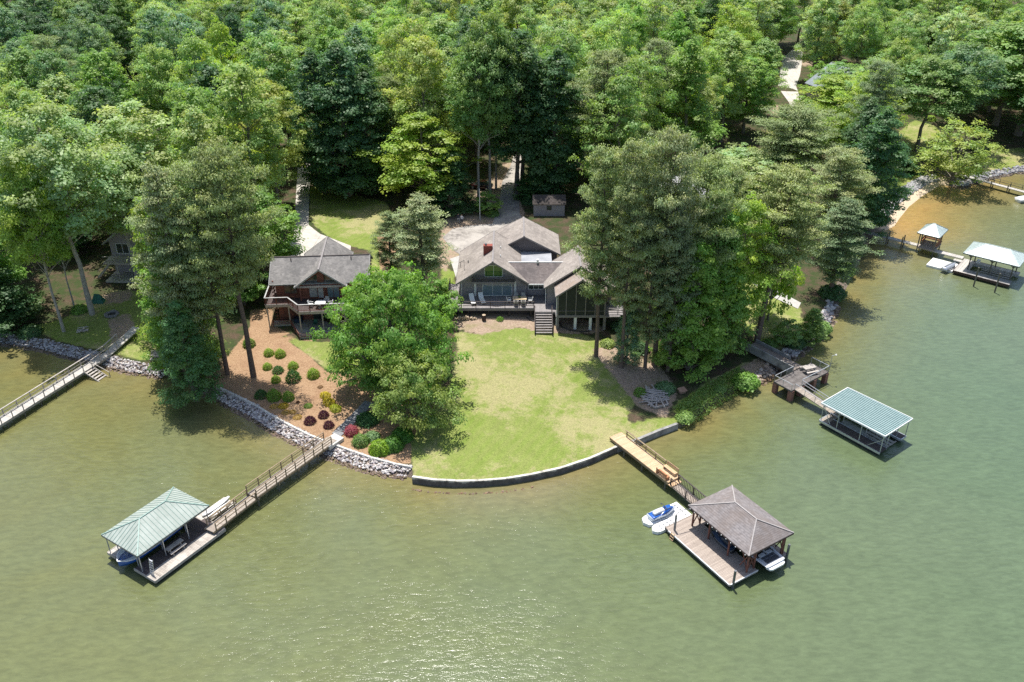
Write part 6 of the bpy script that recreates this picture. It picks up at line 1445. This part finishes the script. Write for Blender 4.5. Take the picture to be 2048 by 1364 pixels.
rowl = [(505, 240, .95, 1.0, lime, 'ball', 'lime green ball shrub at the top of the mulch bed, westward of the top pair'), (588, 250, 1.0, 1.1, lime, 'ball', 'lime green ball shrub at the top of the mulch bed, eastward of the top pair'),
        (494, 340, .85, 1.0, lime, 'ball', 'lime green ball shrub alone just below the westward top one'), (572, 365, 1.0, .9, dkg, 'spiky', 'dark feathery shrub between the second row lime balls'),
        (682, 335, .95, 1.0, lime, 'ball', 'lime green ball shrub right above the large dark feathery shrub'), (684, 425, 1.3, 1.2, dkg, 'spiky', 'largest dark feathery shrub in the middle of the mulch bed'),
        (830, 400, 1.1, 1.15, lime, 'ball', 'lime green ball shrub standing apart nearest the lawn patch'), (556, 435, .85, 1.05, lime, 'ball', 'lime green ball shrub under the smaller dark feathery one'),
        (448, 545, 1.1, .9, dkg, 'spiky', 'dark spiky shrub nearest the pine trunks in the mulch bed'), (543, 560, 1.2, 1.15, lime2, 'ball', 'larger lime green ball shrub above the tan mounds'),
        (647, 565, 1.0, 1.15, lime2, 'ball', 'lime green ball shrub beside the larger one above the tan mounds'), (792, 618, .75, .8, (.18, .30, .05), 'mound', 'small green mound in the centre of the lower mulch bed'),
        (540, 622, .72, .7, tan, 'mound', 'westernmost tan mound shrub in the row'), (610, 618, .9, .65, gold, 'mound', 'yellowest and widest mound of the tan row'), (628, 665, .72, .7, tan, 'mound', 'tan mound shrub third from the west in the row'),
        (678, 662, .6, .7, tan, 'mound', 'smallest tan mound shrub in the row'), (713, 700, .75, .7, tan, 'mound', 'easternmost tan mound shrub in the row'), (880, 478, .5, .7, (.30, .18, .09), 'mound', 'tiny brownish mound near the long golden hedge'),
        (716, 590, .3, 1.0, (.2, .1, .06), 'spiky', 'tiny brown seedling shrub in the middle of the mulch'),
        (806, 735, .98, .9, purp, 'spiky', 'lowest and largest dark purple shrub of three'), (905, 690, .9, .9, purp, 'spiky', 'uppermost dark purple shrub of three near the golden hedge'), (943, 765, .88, .9, purp, 'spiky', 'dark purple shrub closest to the stone steps'),
        (1108, 815, 1.15, .95, pink, 'ball', 'pink red shrub beside the foot of the stone steps'), (1175, 890, 1.35, .9, (.18, .30, .08), 'ball', 'mid green rounded shrub beside the pink one'),
        (1262, 850, 1.3, .9, (.25, .38, .18), 'wild', 'pale leaved shrub between the pink one and the box hedges'), (1230, 725, 1.9, .75, (.08, .20, .06), 'wild', 'broad dark green shrub east of the stone steps'),
        (1480, 850, 1.75, 1.0, (.12, .29, .045), 'big', 'rounded bright green shrub under the olive tree branches'), (360, 175, 1.15, 1.1, (.16, .28, .04), 'ball', 'round green shrub behind the pine trunks beside the log house path')]
for x, y, r, hs, c, k, lb in rowl: shrub(k, *Z8(x, y + 14), r * .72 if r < 1.2 else r * .72, hs, c, lb, SG)
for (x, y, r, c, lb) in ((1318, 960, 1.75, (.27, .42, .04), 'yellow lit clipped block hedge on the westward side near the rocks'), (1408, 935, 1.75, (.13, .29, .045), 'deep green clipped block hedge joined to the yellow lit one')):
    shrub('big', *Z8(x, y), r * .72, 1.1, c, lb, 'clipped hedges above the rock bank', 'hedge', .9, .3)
for i, (x, y, r, lb) in enumerate(((918, 560, .95, 'upper golden cypress clump of the long hedge by the steps'), (945, 610, 1.05, 'middle golden cypress clump of the long hedge by the steps'), (992, 655, 1.0, 'lowest golden cypress clump of the long hedge, greener than the rest'))):
    shrub('mound', *Z8(x, y), r * .85, .9, (.55, .46, .035) if i < 2 else (.40, .44, .04), lb, 'golden hedge clumps', 'hedge', .8, R(-50))
WG = 'wild bushes along the banks'
for px, py, r, c, k, lb in ((1492, 768, 1.7, 'lush', 'wild', 'rounded green bush on the bank beside the brick pier terrace'), (1280, 788, .8, 'lush', 'spiky', 'bright weed clump above the framed heap of branches'), (1440, 780, .8, 'mid', 'wild', 'green bush spilling down the bank midway to the terrace'),
        (1370, 838, 1.1, 'lt', 'wild', 'pale green bush at the end of the dark retaining wall'), (1215, 690, 1.0, 'olive', 'wild', 'thin bush at the foot of the porch pine'), (1240, 655, 1.2, 'blue', 'wild', 'bluish bush beside the glazed porch'),
        (1280, 700, 1.3, 'dk', 'wild', 'dark bush between the pine trunks on the lawn edge'), (1330, 780, 1.3, 'blue', 'wild', 'bluish undergrowth bush behind the heap of branches'), (895, 575, 1.1, 'yel', 'wild', 'yellow flowering bush by the west end of the grey deck'), (885, 610, 1.2, 'mid', 'wild', 'green bush below the west end of the grey deck'),
        (1540, 690, 1.1, 'mid', 'wild', 'bush beside the leaning pine foot'), (1590, 688, 1.5, 'dk', 'wild', 'dark bush over the rocks east of the terrace path'), (1640, 660, 1.6, 'mid', 'wild', 'green bush on the rocky tip below the dark pine'), (1665, 590, 2.0, 'dk', 'wild', 'dark shore bush below the eastern dark pine'), (1680, 545, 2.2, 'mid', 'wild', 'green shore bush halfway along the eastern rocks'), (1705, 500, 2.2, 'dk', 'wild', 'dark shore bush near the start of the gazebo walkway'),
        (60, 668, 1.6, 'dk', 'wild', 'dark bush above the western rocks'), (160, 622, 1.2, 'lush', 'wild', 'bright low bush at the foot of the western trunks'), (1945, 345, 1.8, 'mid', 'wild', 'green bush at the shore end of the cove walkway'), (1830, 345, 1.8, 'dk', 'wild', 'dark bush above the beach boulders'), (1770, 395, 1.8, 'mid', 'wild', 'green bush above the near end of the beach'), (1960, 300, 2, 'dk', 'wild', 'dark hedge bush above the far cove lawn'), (1860, 240, 1.3, 'yel', 'wild', 'yellow topped bush behind the small oval lawn'),
        (985, 430, 1.2, 'mid', 'wild', 'low leafy bush on the grass island foot'), (965, 415, 1.1, 'lush', 'wild', 'pale leafy bush at the rear of the grass island'), (1060, 405, 1.6, 'dk', 'wild', 'dark bush west of the shed wall'), (1000, 640, .5, 'lush', 'spiky', 'tiny yellow green plant in the bed before the deck')):
    shrub(k, px, py, r, .85, GR[c], lb, WG, 'bush')
# ivy and ground cover along the green bank
rng = np.random.RandomState(8); i0, i1 = idx(1375, 834), idx(1507, 750); Cn = []
for i in range(i0, i1):
    for _ in range(260):
        f, g = rng.uniform(), rng.uniform(-2.2, 1.0); p = TP[i] * (1 - f) + TP[i + 1] * f + nrm[i] * wv[i] * g * 1.15; Cn.append((p[0], p[1], ZT + .08 - max(0, g) * .8 + rng.uniform(0, .2)))
Cn = np.array(Cn); me = leaf_mesh('ivy', Cn, np.c_[rng.normal(size=(len(Cn), 2)) * .6, np.ones(len(Cn))], .22 * rng.uniform(.6, 1.4, len(Cn)), .8, np.ones((len(Cn), 3)) * rng.uniform(.7, 1.3, (len(Cn), 1)), M['leaf'], rng)
o = bpy.data.objects.new('ground_cover', me); C.objects.link(o); o.color = (.22, .34, .08, 1); tag(o, 'green ivy spilling over the bank into the water', 'ground cover', kind='stuff')
